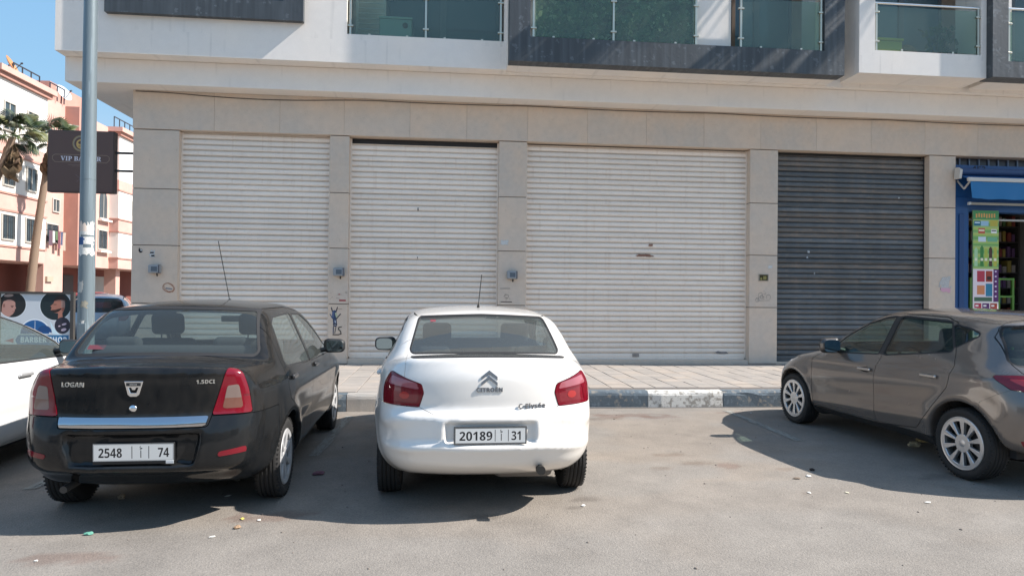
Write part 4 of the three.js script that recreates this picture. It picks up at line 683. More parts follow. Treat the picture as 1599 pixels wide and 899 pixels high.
  const lidP = mirrored(rounded([[0, 0.772], [0.40, 0.772], [0.49, 0.81], [0.477, 0.91], [0.60, 1.01], [0.592, 1.15], [0.6, 1.4], [0, 1.4]], 0.012));
  panel(car, st, (x, y, z) => Math.max(lidP(x, y), 0.31 - z), paint, 'boot_lid', { gap: 0.003, tint });
  panel(car, st, (x, y, z) => Math.max(y - 0.818, 0.36 - z, 0.235 - y), paint, 'rear_bumper', { gap: 0.006, tint });
  const doorR = side([[0.16, 1.40], [0.16, 1.15], [0.06, 0.8], [-0.28, 0.62], [-0.43, 0.34], [-0.43, 0.25], [-0.895, 0.25], [-0.905, 1.43]], 0.01), doorF = side([[-0.915, 1.43], [-0.905, 0.25], [-2.0, 0.25], [-2.05, 0.6], [-2.1, 1.04], [-1.7, 1.27], [-1.35, 1.4]], 0.01);
  panel(car, st, doorR, paint, 'rear_door', { gap: 0.005, tint, sides: true }); panel(car, st, doorF, paint, 'front_door', { gap: 0.005, tint, sides: true });
  for (const s of [-1, 1]) for (const z of [-0.1, -1.1]) { const x = sideX(f, 0.96, z); const h = new RoundedBoxGeometry(0.03, 0.035, 0.18, 3, 0.014); h.translate(s * (x + 0.014), 0.96, z); part('door_handle', h, P([0.8, 0.8, 0.79], 0.3, { clearcoat: 1 }), car); }
  { const flap = (x, y, z) => Math.max(Math.hypot(z - 0.2, y - 0.86) - 0.085, 0.4 - Math.abs(x), -x); panel(car, st, flap, paint, 'fuel_flap', { gap: 0.004, tint }); }
  { const well = (x, y, z) => Math.max(Math.min(Math.hypot(z, y - 0.31), Math.hypot(z + 2.652, y - 0.31)) - 0.357, Math.abs(x) - 0.8); const [w, rest] = split(st.m, well); part('wheel_arch_liner', toGeo(w), hidden, car); const [u, body] = split(rest, (x, y) => y - 0.24); part('underside', toGeo(u), hidden, car); part('body', toGeo(body, 0.006, tint), paint, car); }
  const wm = S([0.42, 0.42, 0.43], 0.4, { metalness: 0.5 });
  for (const s of [-1, 1]) { addWheel(car, s * 0.742, 0.31, 0, 0.31, 0.2, 0.19, spokedRim(0.205, 8, 0.085, 0.02), wm, s); addWheel(car, s * 0.742, 0.31, -2.652, 0.31, 0.2, 0.19, spokedRim(0.205, 8, 0.085, 0.02), wm, s); }
  cabin(car, { seatZ: -1.0, rearZ: -0.15, dashZ: -1.85, shelf: [1.1, -0.02, 0.44], half: 0.6, y: 0.42 });
  const zl = (x, y) => rearZ(f, x, y, 1);
  { const b = partGroup('badge', car); b.position.set(-0.008, 1.0, zl(0, 1.0) - 0.002); b.rotation.x = -0.16; const grey = S([0.33, 0.33, 0.34], 0.25, { metalness: 0.8 });
    for (const y of [0.03, -0.01]) part('chevron', ext([[-0.058, y - 0.03], [0, y + 0.014], [0.058, y - 0.03], [0.058, y - 0.006], [0, y + 0.04], [-0.058, y - 0.006]], 0.008, 0.002), grey, b); }
  const em = S([0.2, 0.2, 0.21], 0.35, { metalness: 0.6 });
  { const t = text3('CITROËN', 0.03, 0.006, font, 1.08); const m = part('lettering', t, em, car); m.position.set(-0.008, 0.936, zl(0, 0.936) + 0.001); m.rotation.x = -0.12; }
  { const t = text3('C-Elysée', 0.034, 0.005, font, 1.1); const m = part('lettering', t, em, car); m.position.set(0.30, 0.81, zl(0.30, 0.81) + 0.004); m.rotation.y = 0.2; }
  plate(moroccanPlate('20189', '31', true), 0.5, 0.112, car, [-0.005, 0.626, 0.925], -0.02);
  for (const s of [-1, 1]) mirrorPart(car, s * 0.92, 1.07, -1.72, s, M.plastic);
  part('antenna', [bar([0.0, topY(f, 0, -0.55) - 0.01, -0.55], [0, topY(f, 0, -0.55) + 0.03, -0.53], 0.016, 12, 0.008), bar([0, topY(f, 0, -0.55) + 0.02, -0.535], [0.02, topY(f, 0, -0.55) + 0.3, -0.42], 0.004, 6)], M.rubber, car);
  part('exhaust_pipe', [bar([0.36, 0.37, 0.4], [0.36, 0.365, 0.86], 0.026, 14), bar([0.36, 0.365, 0.84], [0.36, 0.367, 0.9], 0.032, 14)], S([0.05, 0.048, 0.045], 0.5, { metalness: 0.6 }), car);
  part('exhaust_silencer', bx(0.05, 0.5, 0.24, 0.36, 0.3, 0.62, 0.05), S([0.16, 0.15, 0.14], 0.6, { metalness: 0.5 }), car);
  part('rear_axle', [bar([-0.7, 0.28, 0], [0.7, 0.28, 0], 0.045, 10)], hidden, car);
  part('window_sticker', quad(0.045, 0.035), S([0.22, 0.05, 0.06], 0.6), car).position.set(-0.41, 1.385, zl(-0.41, 1.385) + 0.004);
  { const s = car.children[car.children.length - 1]; s.rotation.x = -1.05; }
}
// ================================================================ brown-grey hatchback at the right, seen from its left side
{
  const th = 3.4 * Math.PI / 180;
  const car = thing('hatchback_car', 'dusty brown grey five-door hatchback with silver ten-spoke wheels, parked at the right edge', 'car', [4.71 + 0.80 * Math.cos(th), 0, 7.53], th);
  const sp = {
    half: 0.905, zRear: 0.78, zFront: -3.49, top: 1.52, belt: 1.04, wb: 2.636, rt: 0.318, arch: 0.375, bowR: 0.3, bowRW: 0.8, bowF: 0.5, crown: 0.05, crownLow: 0.05, smooth: 4, cell: 0.016, flare: 0.016,
    profile: [[0.55, 0.32], [0.66, 0.34], [0.73, 0.42], [0.765, 0.52], [0.775, 0.62], [0.755, 0.74], [0.72, 0.83], [0.68, 0.93], [0.61, 1.02], [0.47, 1.10], [0.34, 1.25], [0.24, 1.37], [0.25, 1.41], [0.2, 1.435], [0.0, 1.465], [-0.3, 1.495], [-0.7, 1.515], [-1.05, 1.51], [-1.32, 1.475], [-1.75, 1.27], [-2.05, 1.09], [-2.15, 1.035], [-2.5, 0.985], [-2.9, 0.90], [-3.2, 0.79], [-3.4, 0.66], [-3.48, 0.5], [-3.45, 0.34], [-3.36, 0.22], [-2.95, 0.18], [-1.3, 0.18], [0.3, 0.2]],
    section: [[0.15, 0.78], [0.25, 0.83], [0.36, 0.865], [0.5, 0.888], [0.62, 0.90], [0.72, 0.902], [0.82, 0.90], [0.88, 0.893], [0.96, 0.872], [1.04, 0.842], [1.12, 0.797], [1.24, 0.735], [1.36, 0.672], [1.46, 0.615], [1.6, 0.52]],
    taper: [[-3.6, 0.26], [-3.4, 0.17], [-3.2, 0.10], [-2.9, 0.035], [-2.6, 0.006], [-2, 0], [-0.3, 0.0], [0.2, 0.012], [0.5, 0.05], [0.7, 0.1], [0.85, 0.16]],
    cabinTaper: [[-3.4, 0.2], [-2.2, 0.06], [-1.6, 0.0], [-0.5, 0], [0.0, 0.02], [0.4, 0.06], [1, 0.1]],
    round: [[0.1, 0.14], [0.4, 0.16], [0.7, 0.13], [0.9, 0.12], [1.1, 0.1], [1.2, 0.1], [1.4, 0.1], [1.5, 0.13]],
    sculpt: (w, y, z) => {
      if (w < 0.6) return 0; const mid = sstep(0.5, 0.1, z) * sstep(-3.1, -2.4, z);
      let d = -0.010 * Math.exp(-(((y - (0.905 + 0.02 * (z + 1))) / 0.03) ** 2)) * sstep(-3.2, -2.6, z);                  // shoulder crease
      d += 0.009 * Math.exp(-(((y - 0.60 - 0.05 * (z + 1.3)) / 0.09) ** 2)) * mid - 0.009 * Math.exp(-(((y - 0.40 - 0.06 * (z + 1.3)) / 0.04) ** 2)) * sstep(-0.3, -0.5, z) * sstep(-2.35, -2.15, z);
      return d + 0.02 * sstep(0.31, 0.27, y) * sstep(-0.35, -0.5, z) * sstep(-2.3, -2.15, z);
    },
  };
  const { mesh, f } = carSkin(sp), st = { m: mesh };
  const tint = dustTint([0.17, 0.146, 0.129], [0.26, 0.225, 0.195], 0.03, 0.12, 23);
  const paint = P(0xffffff, 0.3, { vertexColors: true, metalness: 0.45, clearcoat: 1, clearcoatRoughness: 0.04, roughnessMap: rep(T.rough, 0.9) });
  const glass = P([0.56, 0.7, 0.64], 0.03, { transmission: 0.95, thickness: 0, ior: 1.55 }), tinted = P([0.38, 0.47, 0.45], 0.03, { transmission: 0.96, thickness: 0, ior: 1.55 });
  const side = (poly, r) => { const p = rounded(poly, r); return (x, y, z) => Math.max(p(z, y), 0.42 - Math.abs(x)); };
  const gRW = ((p) => (x, y, z) => Math.max(p(x, y), 0.0 - z))(mirrored(rounded([[0, 1.08], [0.66, 1.08], [0.57, 1.335], [0, 1.35]], 0.03)));
  const gWS = ((p) => (x, y, z) => Math.max(p(x, y), z + 1.25))(mirrored(rounded([[0, 1.13], [0.66, 1.13], [0.56, 1.41], [0, 1.425]], 0.03)));
  const gF = side([[-1.115, 1.39], [-1.22, 1.375], [-1.45, 1.305], [-1.70, 1.165], [-1.87, 1.04], [-1.86, 1.0], [-1.125, 1.045]], 0.02), gR = side([[-0.99, 1.39], [-1.0, 1.05], [-0.24, 1.145], [-0.37, 1.36]], 0.025), gQ = side([[-0.29, 1.345], [-0.12, 1.315], [-0.03, 1.285], [-0.19, 1.185]], 0.015);
  for (const [g, mt, n] of [[gRW, tinted, 'rear_window'], [gWS, glass, 'windscreen'], [gF, glass, 'side_window'], [gR, tinted, 'side_window'], [gQ, tinted, 'quarter_window']]) window_(car, st, g, mt, 0.015, n);
  // black pillar trim between the side windows
  const bP = side([[-1.11, 1.41], [-0.985, 1.41], [-1.0, 1.03], [-1.12, 1.03]], 0.012); panel(car, st, bP, M.plastic, 'pillar_trim', { gap: 0, flange: 0.01 });
  lining(car, mesh, [gRW, gWS, gF, gR, gQ], 0.95);
  const lampS = (x, y, z) => Math.max(polyL(z, y), 0.3 - Math.abs(x), Math.abs(x) < 0.5 ? 1 : -1);
  const polyL = rounded([[0.30, 0.955], [0.42, 0.965], [0.9, 0.975], [0.9, 0.85], [0.56, 0.845], [0.44, 0.865]], 0.008);
  { const [inn, rest] = split(st.m, (x, y, z) => lampS(x, y, z) + 0.002); st.m = split(rest, (x, y, z) => lampS(x, y, z) - 0.002)[1];
    for (const s of [-1, 1]) { const l = split(inn, (x) => -s * x)[0], g = partGroup('tail_lamp', car), pp = rounded([[0.42, 0.94], [0.9, 0.95], [0.9, 0.885], [0.52, 0.882]], 0.006), [a, b] = split(l, (x, y, z) => pp(z, y)); part('red_lens', toGeo(shifted(b, 0.003), 0.012), lensRed, g); if (a.idx.length) part('brake_lens', toGeo(shifted(a, 0.002), 0.008), P([0.5, 0.02, 0.02], 0.1, { clearcoat: 1 }), g); } }
  const headS = rounded([[-2.83, 0.78], [-2.95, 0.84], [-3.3, 0.745], [-3.4, 0.66], [-3.2, 0.65]], 0.012);
  { const g = (x, y, z) => Math.max(headS(z, y), 0.42 - Math.abs(x)); const [inn, rest] = split(st.m, g); st.m = rest; for (const s of [-1, 1]) part('headlamp', toGeo(shifted(split(inn, (x) => -s * x)[0], 0.002), 0.01), lensWhite, car); }
  const refl = rounded([[0.50, 0.40], [0.5, 0.435], [0.8, 0.43], [0.8, 0.40]], 0.006); { const [s, rest] = split(st.m, (x, y, z) => Math.max(refl(z, y), 0.5 - Math.abs(x))); st.m = rest; for (const q of [-1, 1]) part('reflector', toGeo(shifted(split(s, (x) => -q * x)[0], 0.003), 0.008), lensRed, car); }
  const doorF = side([[-1.045, 1.44], [-1.06, 1.0], [-1.13, 0.8], [-1.145, 0.3], [-2.2, 0.285], [-2.22, 0.5], [-2.2, 0.85], [-2.0, 1.0], [-1.6, 1.27], [-1.3, 1.41]], 0.01), doorR = side([[-1.035, 1.44], [-1.05, 1.0], [-1.12, 0.8], [-1.135, 0.3], [-0.56, 0.36], [-0.42, 0.5], [-0.16, 0.80], [-0.12, 1.0], [-0.30, 1.38], [-0.45, 1.42]], 0.01);
  panel(car, st, doorF, paint, 'front_door', { gap: 0.006, tint, sides: true }); panel(car, st, doorR, paint, 'rear_door', { gap: 0.006, tint, sides: true });
  panel(car, st, (x, y, z) => Math.max(y - 0.705 - 0.55 * Math.max(0, z - 0.17), 0.2 - z, 0.21 - y, Math.hypot(z, y - 0.318) < 0.378 ? 1 : -1), paint, 'rear_bumper', { gap: 0.002, flange: 0, tint });
  panel(car, st, ((p) => (x, y, z) => Math.max(p(x, y), 0.12 - z))(mirrored(rounded([[0, 0.72], [0.5, 0.72], [0.58, 0.85], [0.69, 1.0], [0.62, 1.40], [0, 1.42]], 0.02))), paint, 'tailgate', { gap: 0.006, tint });
  panel(car, st, (x, y, z) => Math.max(y - (0.995 + 0.02 * (Math.abs(x) < 0.5 ? 1 : 0) + 0.3 * Math.min(0, z + 2.6)) < -0.06 ? 1 : -1, z + 2.1, -3.2 - z, Math.abs(x) - 0.66), paint, 'bonnet', { gap: 0.006, tint });
  { const well = (x, y, z) => Math.max(Math.min(Math.hypot(z, y - 0.318), Math.hypot(z + 2.636, y - 0.318)) - 0.368, Math.abs(x) - 0.83); const [w, rest] = split(st.m, well); part('wheel_arch_liner', toGeo(w), hidden, car); const [sill, r2] = split(rest, (x, y, z) => Math.max(y - 0.30 + 0.015 * z, z + 0.36, -2.3 - z, 0.5 - Math.abs(x))); part('sill_trim', toGeo(sill, 0.01), M.plastic, car); const [u, body] = split(r2, (x, y) => y - 0.225); part('underside', toGeo(u), hidden, car); part('body', toGeo(body, 0, tint), paint, car); }
  for (const s of [-1, 1]) for (const [z, y] of [[-0.36, 0.872], [-1.25, 0.838]]) { const x = sideX(f, y, z), g = partGroup('door_handle', car); g.position.set(s * x, y, z); const h = new RoundedBoxGeometry(0.03, 0.034, 0.2, 3, 0.013); h.translate(s * 0.018, 0.006, 0); part('grip', h, S([0.5, 0.48, 0.46], 0.25, { metalness: 0.9 }), g); const c = new THREE.SphereGeometry(0.5, 16, 8); c.scale(0.012, 0.06, 0.17); part('recess', c, hidden, g); }
  const alloy = S([0.66, 0.65, 0.64], 0.32, { metalness: 0.75 });
  for (const s of [-1, 1]) { addWheel(car, s * 0.785, 0.318, 0, 0.318, 0.222, 0.205, spokedRim(0.226, 10, 0.095, 0.028), alloy, s); addWheel(car, s * 0.785, 0.318, -2.636, 0.318, 0.222, 0.205, spokedRim(0.226, 10, 0.095, 0.028), alloy, s); }
  cabin(car, { seatZ: -0.85, rearZ: -0.02, dashZ: -1.6, shelf: null, half: 0.66, y: 0.40, dashY: 0.96 });
  for (const s of [-1, 1]) { const g = mirrorPart(car, s * 1.0, 1.06, -1.74, s, paint2()); g.scale.set(1.2, 1.25, 1.25); }
  function paint2() { return P([0.05, 0.044, 0.04], 0.35, { metalness: 0.35, clearcoat: 0.9, clearcoatRoughness: 0.1 }); }
  part('side_indicator', bx(-sideX(f, 0.86, -2.5) - 0.004, -sideX(f, 0.86, -2.5) + 0.02, 0.845, 0.875, -2.55, -2.45, 0.008), P([0.3, 0.25, 0.2], 0.2, { clearcoat: 1 }), car);
}
// ================================================================ white hatchback cut by the left edge, and plain parked cars up the side street
{
  const spec = (cell) => ({
    half: 0.87, zRear: 0.68, zFront: -3.36, top: 1.49, belt: 1.0, wb: 2.55, rt: 0.31, arch: 0.365, bowR: 0.3, bowRW: 0.8, bowF: 0.5, crown: 0.075, crownLow: 0.05, cell, flare: 0.014,
    profile: [[0.5, 0.32], [0.6, 0.38], [0.66, 0.5], [0.67, 0.65], [0.63, 0.85], [0.57, 1.0], [0.42, 1.25], [0.34, 1.36], [0.25, 1.405], [-0.1, 1.44], [-0.6, 1.462], [-0.9, 1.48], [-1.2, 1.462], [-1.6, 1.325], [-2.1, 1.09], [-2.3, 1.0], [-2.7, 0.91], [-3.05, 0.8], [-3.28, 0.66], [-3.36, 0.5], [-3.33, 0.34], [-3.24, 0.23], [-2.9, 0.18], [-1.3, 0.18], [0.3, 0.2]],
    section: [[0.15, 0.76], [0.25, 0.81], [0.36, 0.84], [0.5, 0.858], [0.65, 0.868], [0.8, 0.864], [0.9, 0.848], [0.98, 0.82], [1.08, 0.77], [1.2, 0.71], [1.32, 0.645], [1.42, 0.585], [1.6, 0.45]],
    taper: [[-3.6, 0.26], [-3.3, 0.15], [-3.0, 0.07], [-2.6, 0.01], [-2, 0], [-0.3, 0.0], [0.2, 0.02], [0.5, 0.07], [0.8, 0.15]],
    cabinTaper: [[-3.4, 0.2], [-2.2, 0.05], [-1.6, 0.0], [-0.5, 0], [0.0, 0.02], [0.4, 0.06], [1, 0.1]],
    round: [[0.1, 0.14], [0.4, 0.16], [0.7, 0.13], [0.9, 0.12], [1.1, 0.12], [1.2, 0.15], [1.5, 0.2]],
    sculpt: (w, y, z) => (w < 0.6 ? 0 : 0.01 * Math.exp(-(((y - 0.5) / 0.07) ** 2)) * sstep(-0.4, -0.6, z) * sstep(-2.3, -2.0, z)),
  });
  const side = (poly, r) => { const p = rounded(poly, r); return (x, y, z) => Math.max(p(z, y), 0.42 - Math.abs(x)); };
  const gRW = ((p) => (x, y, z) => Math.max(p(x, y), 0.2 - z))(mirrored(rounded([[0, 1.02], [0.62, 1.02], [0.52, 1.31], [0, 1.325]], 0.03)));
  const gWS = ((p) => (x, y, z) => Math.max(p(x, y), z + 1.15))(mirrored(rounded([[0, 1.06], [0.66, 1.06], [0.54, 1.36], [0, 1.375]], 0.03)));
  const gF = side([[-0.84, 1.375], [-1.12, 1.37], [-1.46, 1.27], [-1.86, 1.065], [-1.94, 0.975], [-0.84, 1.0]], 0.022), gR = side([[-0.74, 1.355], [-0.74, 0.965], [0.04, 1.0], [-0.03, 1.2], [-0.14, 1.31]], 0.025);
  const make = (car, cell, paint, full, glassC) => {
    const { mesh, f } = carSkin(spec(cell)), st = { m: mesh };
    const glass = P(glassC, 0.03, { transmission: 0.93, thickness: 0, ior: 1.5 });
    for (const [g, n] of [[gRW, 'rear_window'], [gWS, 'windscreen'], [gF, 'side_window'], [gR, 'side_window']]) window_(car, st, g, glass, 0.016, n);
    if (full) lining(car, mesh, [gRW, gWS, gF, gR], 0.92);
    const lamp = rounded([[0.38, 0.86], [0.4, 0.98], [0.9, 0.98], [0.9, 0.72], [0.5, 0.74]], 0.01), head = rounded([[-2.72, 0.7], [-2.8, 0.8], [-3.5, 0.76], [-3.5, 0.58], [-3.1, 0.6]], 0.012);
    for (const [p, n, m, lim] of [[lamp, 'tail_lamp', lensRed, 0.52], [head, 'headlamp', lensWhite, 0.42]]) { const [inn, rest] = split(st.m, (x, y, z) => Math.max(p(z, y), lim - Math.abs(x))); st.m = rest; for (const s of [-1, 1]) part(n, toGeo(shifted(split(inn, (x) => -s * x)[0], 0.003), 0.01), m, car); }
    const dF = side([[-0.78, 1.40], [-0.79, 0.27], [-1.98, 0.27], [-2.0, 0.6], [-1.99, 0.94], [-1.5, 1.22], [-1.1, 1.375]], 0.01), dR = side([[-0.77, 1.40], [-0.78, 0.27], [-0.44, 0.28], [-0.42, 0.4], [-0.28, 0.62], [0.02, 0.76], [0.1, 0.98], [0.0, 1.28], [-0.2, 1.375]], 0.01);
    if (full) { panel(car, st, dF, paint, 'front_door', { gap: 0.006, sides: true }); panel(car, st, dR, paint, 'rear_door', { gap: 0.006, sides: true }); }
    { const well = (x, y, z) => Math.max(Math.min(Math.hypot(z, y - 0.31), Math.hypot(z + 2.55, y - 0.31)) - 0.357, Math.abs(x) - 0.8); const [w, rest] = split(st.m, well); part('wheel_arch_liner', toGeo(w), hidden, car); const [u, body] = split(rest, (x, y) => y - 0.235); part('underside', toGeo(u), hidden, car); part('body', toGeo(body, 0.02), paint, car); }
    const wm = S([0.45, 0.45, 0.46], 0.4, { metalness: 0.5 }); for (const s of [-1, 1]) for (const z of [0, -2.55]) addWheel(car, s * 0.75, 0.31, z, 0.31, 0.2, 0.19, spokedRim(0.205, 8, 0.085, 0.02), wm, s);
    for (const s of [-1, 1]) { if (full) for (const z of [-1.16, -0.2]) { const y = 0.84, x = sideX(f, y, z), g = partGroup('door_handle', car); g.position.set(s * x, y, z); const h = new RoundedBoxGeometry(0.035, 0.035, 0.2, 3, 0.014); h.translate(s * 0.016, 0, 0); part('grip', h, S([0.6, 0.6, 0.6], 0.3, { metalness: 0.6 }), g); const c = new THREE.SphereGeometry(0.5, 12, 8); c.scale(0.01, 0.075, 0.13); part('recess', c, S([0.4, 0.4, 0.4], 0.5), g); } mirrorPart(car, s * 0.955, 1.045, -1.76, s, M.plastic); }
    cabin(car, { seatZ: -0.8, rearZ: -0.02, dashZ: -1.6, shelf: null, half: 0.64, y: 0.36, dashY: 0.9 });
    return f;
  };
  const car = thing('hatchback_car', 'white hatchback cut off by the left edge, nose to the kerb beside the black saloon', 'car', [-4.63, 0, 7.83], 0.3 * Math.PI / 180);
  make(car, 0.02, P([0.74, 0.74, 0.73], 0.3, { clearcoat: 1, clearcoatRoughness: 0.05 }), true, [0.66, 0.76, 0.73]);
  const far = thing('parked_car', 'silver hatchback parked in the side street, seen between the pole and the black saloon', 'car', [-9.8, 0, -7.2], 0.35);
  make(far, 0.035, S([0.42, 0.43, 0.45], 0.3, { metalness: 0.6 }), false, [0.3, 0.36, 0.36]);
  const red = far.clone(); red.name = numbered('parked_car'); scene.add(red); red.position.set(-19, 0, -24); red.rotation.y = -1.2; red.userData.label = 'dark red car parked farther up the side street under the arcade'; const rp = S([0.2, 0.03, 0.03], 0.3);
  red.traverse((o) => { if (o.isMesh && o.name === 'body') o.material = rp; });
}
// ================================================================ things fixed to the shop front
{
  // grey meter boxes
  const lbl = ['grey meter box on the corner pillar at the left, casting a lower-left shadow', 'grey meter box on the narrow pillar above the blue graffiti', 'grey meter box on the pillar right of the gapped shutter'];
  let first; [[-5.35, 2.005], [-1.995, 1.995], [1.33, 1.98]].forEach(([x, y], i) => {
    if (!first) {
      first = thing('meter_box', lbl[0], 'meter box', [x, y, 0], 0, 'meter boxes on the pillars'); const c = S([0.3, 0.32, 0.34], 0.45);
      part('case', bx(-0.105, 0.105, -0.077, 0.077, 0.002, 0.11, 0.02), c, first); part('window', bx(-0.05, 0.06, -0.045, 0.045, 0.105, 0.113, 0.006), P([0.12, 0.15, 0.18], 0.1), first); part('side_band', bx(0.075, 0.1, -0.078, 0.078, 0.02, 0.113, 0.004), S([0.12, 0.12, 0.13], 0.5), first); part('conduit', bar([0.02, -0.07, 0.02], [0.02, -0.13, 0.0], 0.012, 8), M.plastic, first);
    } else { const o = first.clone(); o.name = numbered('meter_box'); scene.add(o); o.position.set(x, y, 0); o.userData.label = lbl[i]; }
  });
  const t = thing('meter_recess', 'open rectangular meter recess with yellowish inside on the pillar left of the dark shutter', 'meter recess', [6.5, 1.995, 0]);
  part('frame', [bx(-0.105, -0.09, -0.07, 0.07, 0.001, 0.014), bx(0.09, 0.105, -0.07, 0.07, 0.001, 0.014), bx(-0.09, 0.09, 0.058, 0.07, 0.001, 0.014), bx(-0.09, 0.09, -0.07, -0.058, 0.001, 0.014)], S([0.35, 0.31, 0.25], 0.7), t); part('back', bx(-0.09, 0.09, -0.058, 0.058, 0.001, 0.004), S([0.06, 0.05, 0.02], 0.9), t); part('meter', [bx(-0.01, 0.06, -0.04, 0.03, 0.004, 0.013, 0.003), bx(-0.07, -0.03, -0.05, 0.0, 0.004, 0.01, 0.002)], S([0.26, 0.23, 0.07], 0.5), t);
}
function printed(name, label, cat, w, h, pos, px, draw, grp, alpha = true, rot = 0) {   // thin print stuck on a surface
  const g = quad(w, h); const m = single(name, g, S(0xffffff, 0.85, { map: canvasTex(...px, draw), alphaTest: alpha ? 0.5 : 0, side: THREE.DoubleSide }), label, cat, grp); m.position.set(...pos); m.rotation.z = rot; return m;
}
const torn = (col, seed, k = 0.5) => (g, w, h) => { g.clearRect(0, 0, w, h); const im = g.createImageData(w, h); for (let j = 0; j < h; j++) for (let i = 0; i < w; i++) { const e = Math.min(i / w, 1 - i / w, j / h, 1 - j / h) * 2.2, n = fbm2(i / w, j / h, 5, 4, seed), q = 4 * (j * w + i), d = noise2(i / w * 30, j / h * 30, 30, seed); for (let c = 0; c < 3; c++) im.data[q + c] = col[c] * (0.85 + 0.15 * d); im.data[q + 3] = e + n * 0.9 > k + 0.25 ? 255 : 0; } g.putImageData(im, 0, 0); };
{
  printed('torn_poster', 'remains of a small black and white notice on the corner pillar above its meter box', 'notice', 0.13, 0.17, [-5.42, 2.29, 0.004], [96, 128], (g, w, h) => { torn([215, 215, 212], 4)(g, w, h); g.globalCompositeOperation = 'source-atop'; g.fillStyle = '#1c1c20'; g.fillRect(w * 0.1, h * 0.3, w * 0.6, h * 0.16); g.fillRect(w * 0.35, h * 0.62, w * 0.5, h * 0.18); });
  printed('torn_poster', 'tiny torn black sticker at the upper left of the corner pillar notice', 'notice', 0.08, 0.1, [-5.63, 2.345, 0.004], [64, 80], (g, w, h) => { torn([40, 40, 46], 9)(g, w, h); g.globalCompositeOperation = 'source-atop'; g.fillStyle = '#c9c9c9'; g.fillRect(w * 0.45, h * 0.3, w * 0.4, h * 0.25); });
  printed('paint_mark', 'orange smear with a blue stroke low on the corner pillar', 'paint mark', 0.26, 0.2, [-5.12, 1.66, 0.004], [128, 96], (g, w, h) => { const r = rng(6); g.clearRect(0, 0, w, h); g.strokeStyle = '#a8755c'; g.lineWidth = 3; for (let i = 0; i < 9; i++) { g.beginPath(); g.ellipse(w * 0.5, h * 0.5, w * (0.3 + 0.12 * r()), h * (0.3 + 0.12 * r()), r(), r() * 6, r() * 6 + 0.5); g.stroke(); } g.strokeStyle = '#5d6d80'; g.lineWidth = 8; g.beginPath(); g.moveTo(w * 0.3, h * 0.55); g.lineTo(w * 0.75, h * 0.62); g.stroke(); });
  printed('graffiti', 'blue horned scribbled figure sprayed on the narrow pillar between the first two shutters', 'graffiti', 0.283, 0.61, [-2.045, 1.045, 0.004], [240, 512], (g, w, h) => {
    g.clearRect(0, 0, w, h); g.lineCap = 'round'; const st = (c, l, pts) => { g.strokeStyle = c; g.lineWidth = l; g.beginPath(); pts.forEach(([x, y], i) => (i ? g.lineTo(x * w, y * h) : g.moveTo(x * w, y * h))); g.stroke(); };
    st('#403c48', 17, [[0.17, 0.06], [0.26, 0.2]]); st('#403c48', 17, [[0.58, 0.05], [0.48, 0.2]]); st('#3d4a66', 60, [[0.38, 0.2], [0.34, 0.3], [0.4, 0.42], [0.44, 0.6]]); st('#56678a', 30, [[0.3, 0.2], [0.27, 0.36]]); st('#4a5570', 14, [[0.1, 0.27], [0.25, 0.4]]); st('#3f3f48', 16, [[0.78, 0.26], [0.5, 0.42]]);
    st('#b9bfa0', 26, [[0.47, 0.24], [0.53, 0.34]]); st('#c0c6d4', 15, [[0.43, 0.47], [0.45, 0.53]]); st('#2f3346', 22, [[0.33, 0.58], [0.53, 0.58]]); st('#c8c2bc', 9, [[0.4, 0.6], [0.48, 0.6]]); st('#4b4b54', 13, [[0.34, 0.62], [0.32, 0.88]]); st('#4b4b54', 12, [[0.5, 0.64], [0.42, 0.86]]); st('#6d7690', 8, [[0.3, 0.68], [0.3, 0.86]]);
    st('#4b4540', 17, [[0.86, 0.66], [0.68, 0.68], [0.66, 0.74], [0.8, 0.8], [0.84, 0.88], [0.66, 0.91], [0.3, 0.91]]); st('#7a726a', 5, [[0.64, 0.1], [0.7, 0.11], [0.78, 0.1], [0.88, 0.1]]);
  });
  printed('graffiti', 'small dark scribbles and a red dash above the blue figure on the narrow pillar', 'graffiti', 0.33, 0.2, [-2.01, 1.515, 0.004], [200, 120], (g, w, h) => { g.clearRect(0, 0, w, h); g.fillStyle = '#a8323c'; g.fillRect(w * 0.55, h * 0.75, w * 0.38, h * 0.13); g.fillRect(w * 0.5, h * 0.2, w * 0.12, h * 0.08); g.fillStyle = '#6a5d58'; const r = rng(2); for (let i = 0; i < 14; i++) g.fillRect(r() * w * 0.9, r() * h * 0.7, 4 + r() * 20, 3); });
  printed('torn_poster', 'white torn label on the pillar right of the gapped shutter', 'notice', 0.2, 0.13, [1.18, 2.62, 0.004], [96, 64], torn([222, 222, 220], 14));
  printed('graffiti', 'grey scrawl below the meter box on the pillar right of the gapped shutter', 'graffiti', 0.28, 0.42, [1.24, 1.62, 0.004], [140, 210], (g, w, h) => { g.clearRect(0, 0, w, h); g.strokeStyle = '#7b716c'; g.lineWidth = 5; g.beginPath(); g.moveTo(0, h * 0.28); g.lineTo(w * 0.7, h * 0.27); g.stroke(); g.lineWidth = 3; const r = rng(8); for (let i = 0; i < 6; i++) { g.beginPath(); g.arc(w * (0.2 + 0.5 * r()), h * (0.5 + 0.3 * r()), 8 + r() * 12, r() * 6, r() * 6 + 2); g.stroke(); } g.fillStyle = '#3a3536'; g.fillRect(w * 0.05, h * 0.88, w * 0.8, 7); });
  printed('torn_poster', 'small white label on the pillar left of the dark shutter', 'notice', 0.12, 0.08, [6.64, 2.215, 0.004], [64, 48], torn([220, 220, 218], 24));
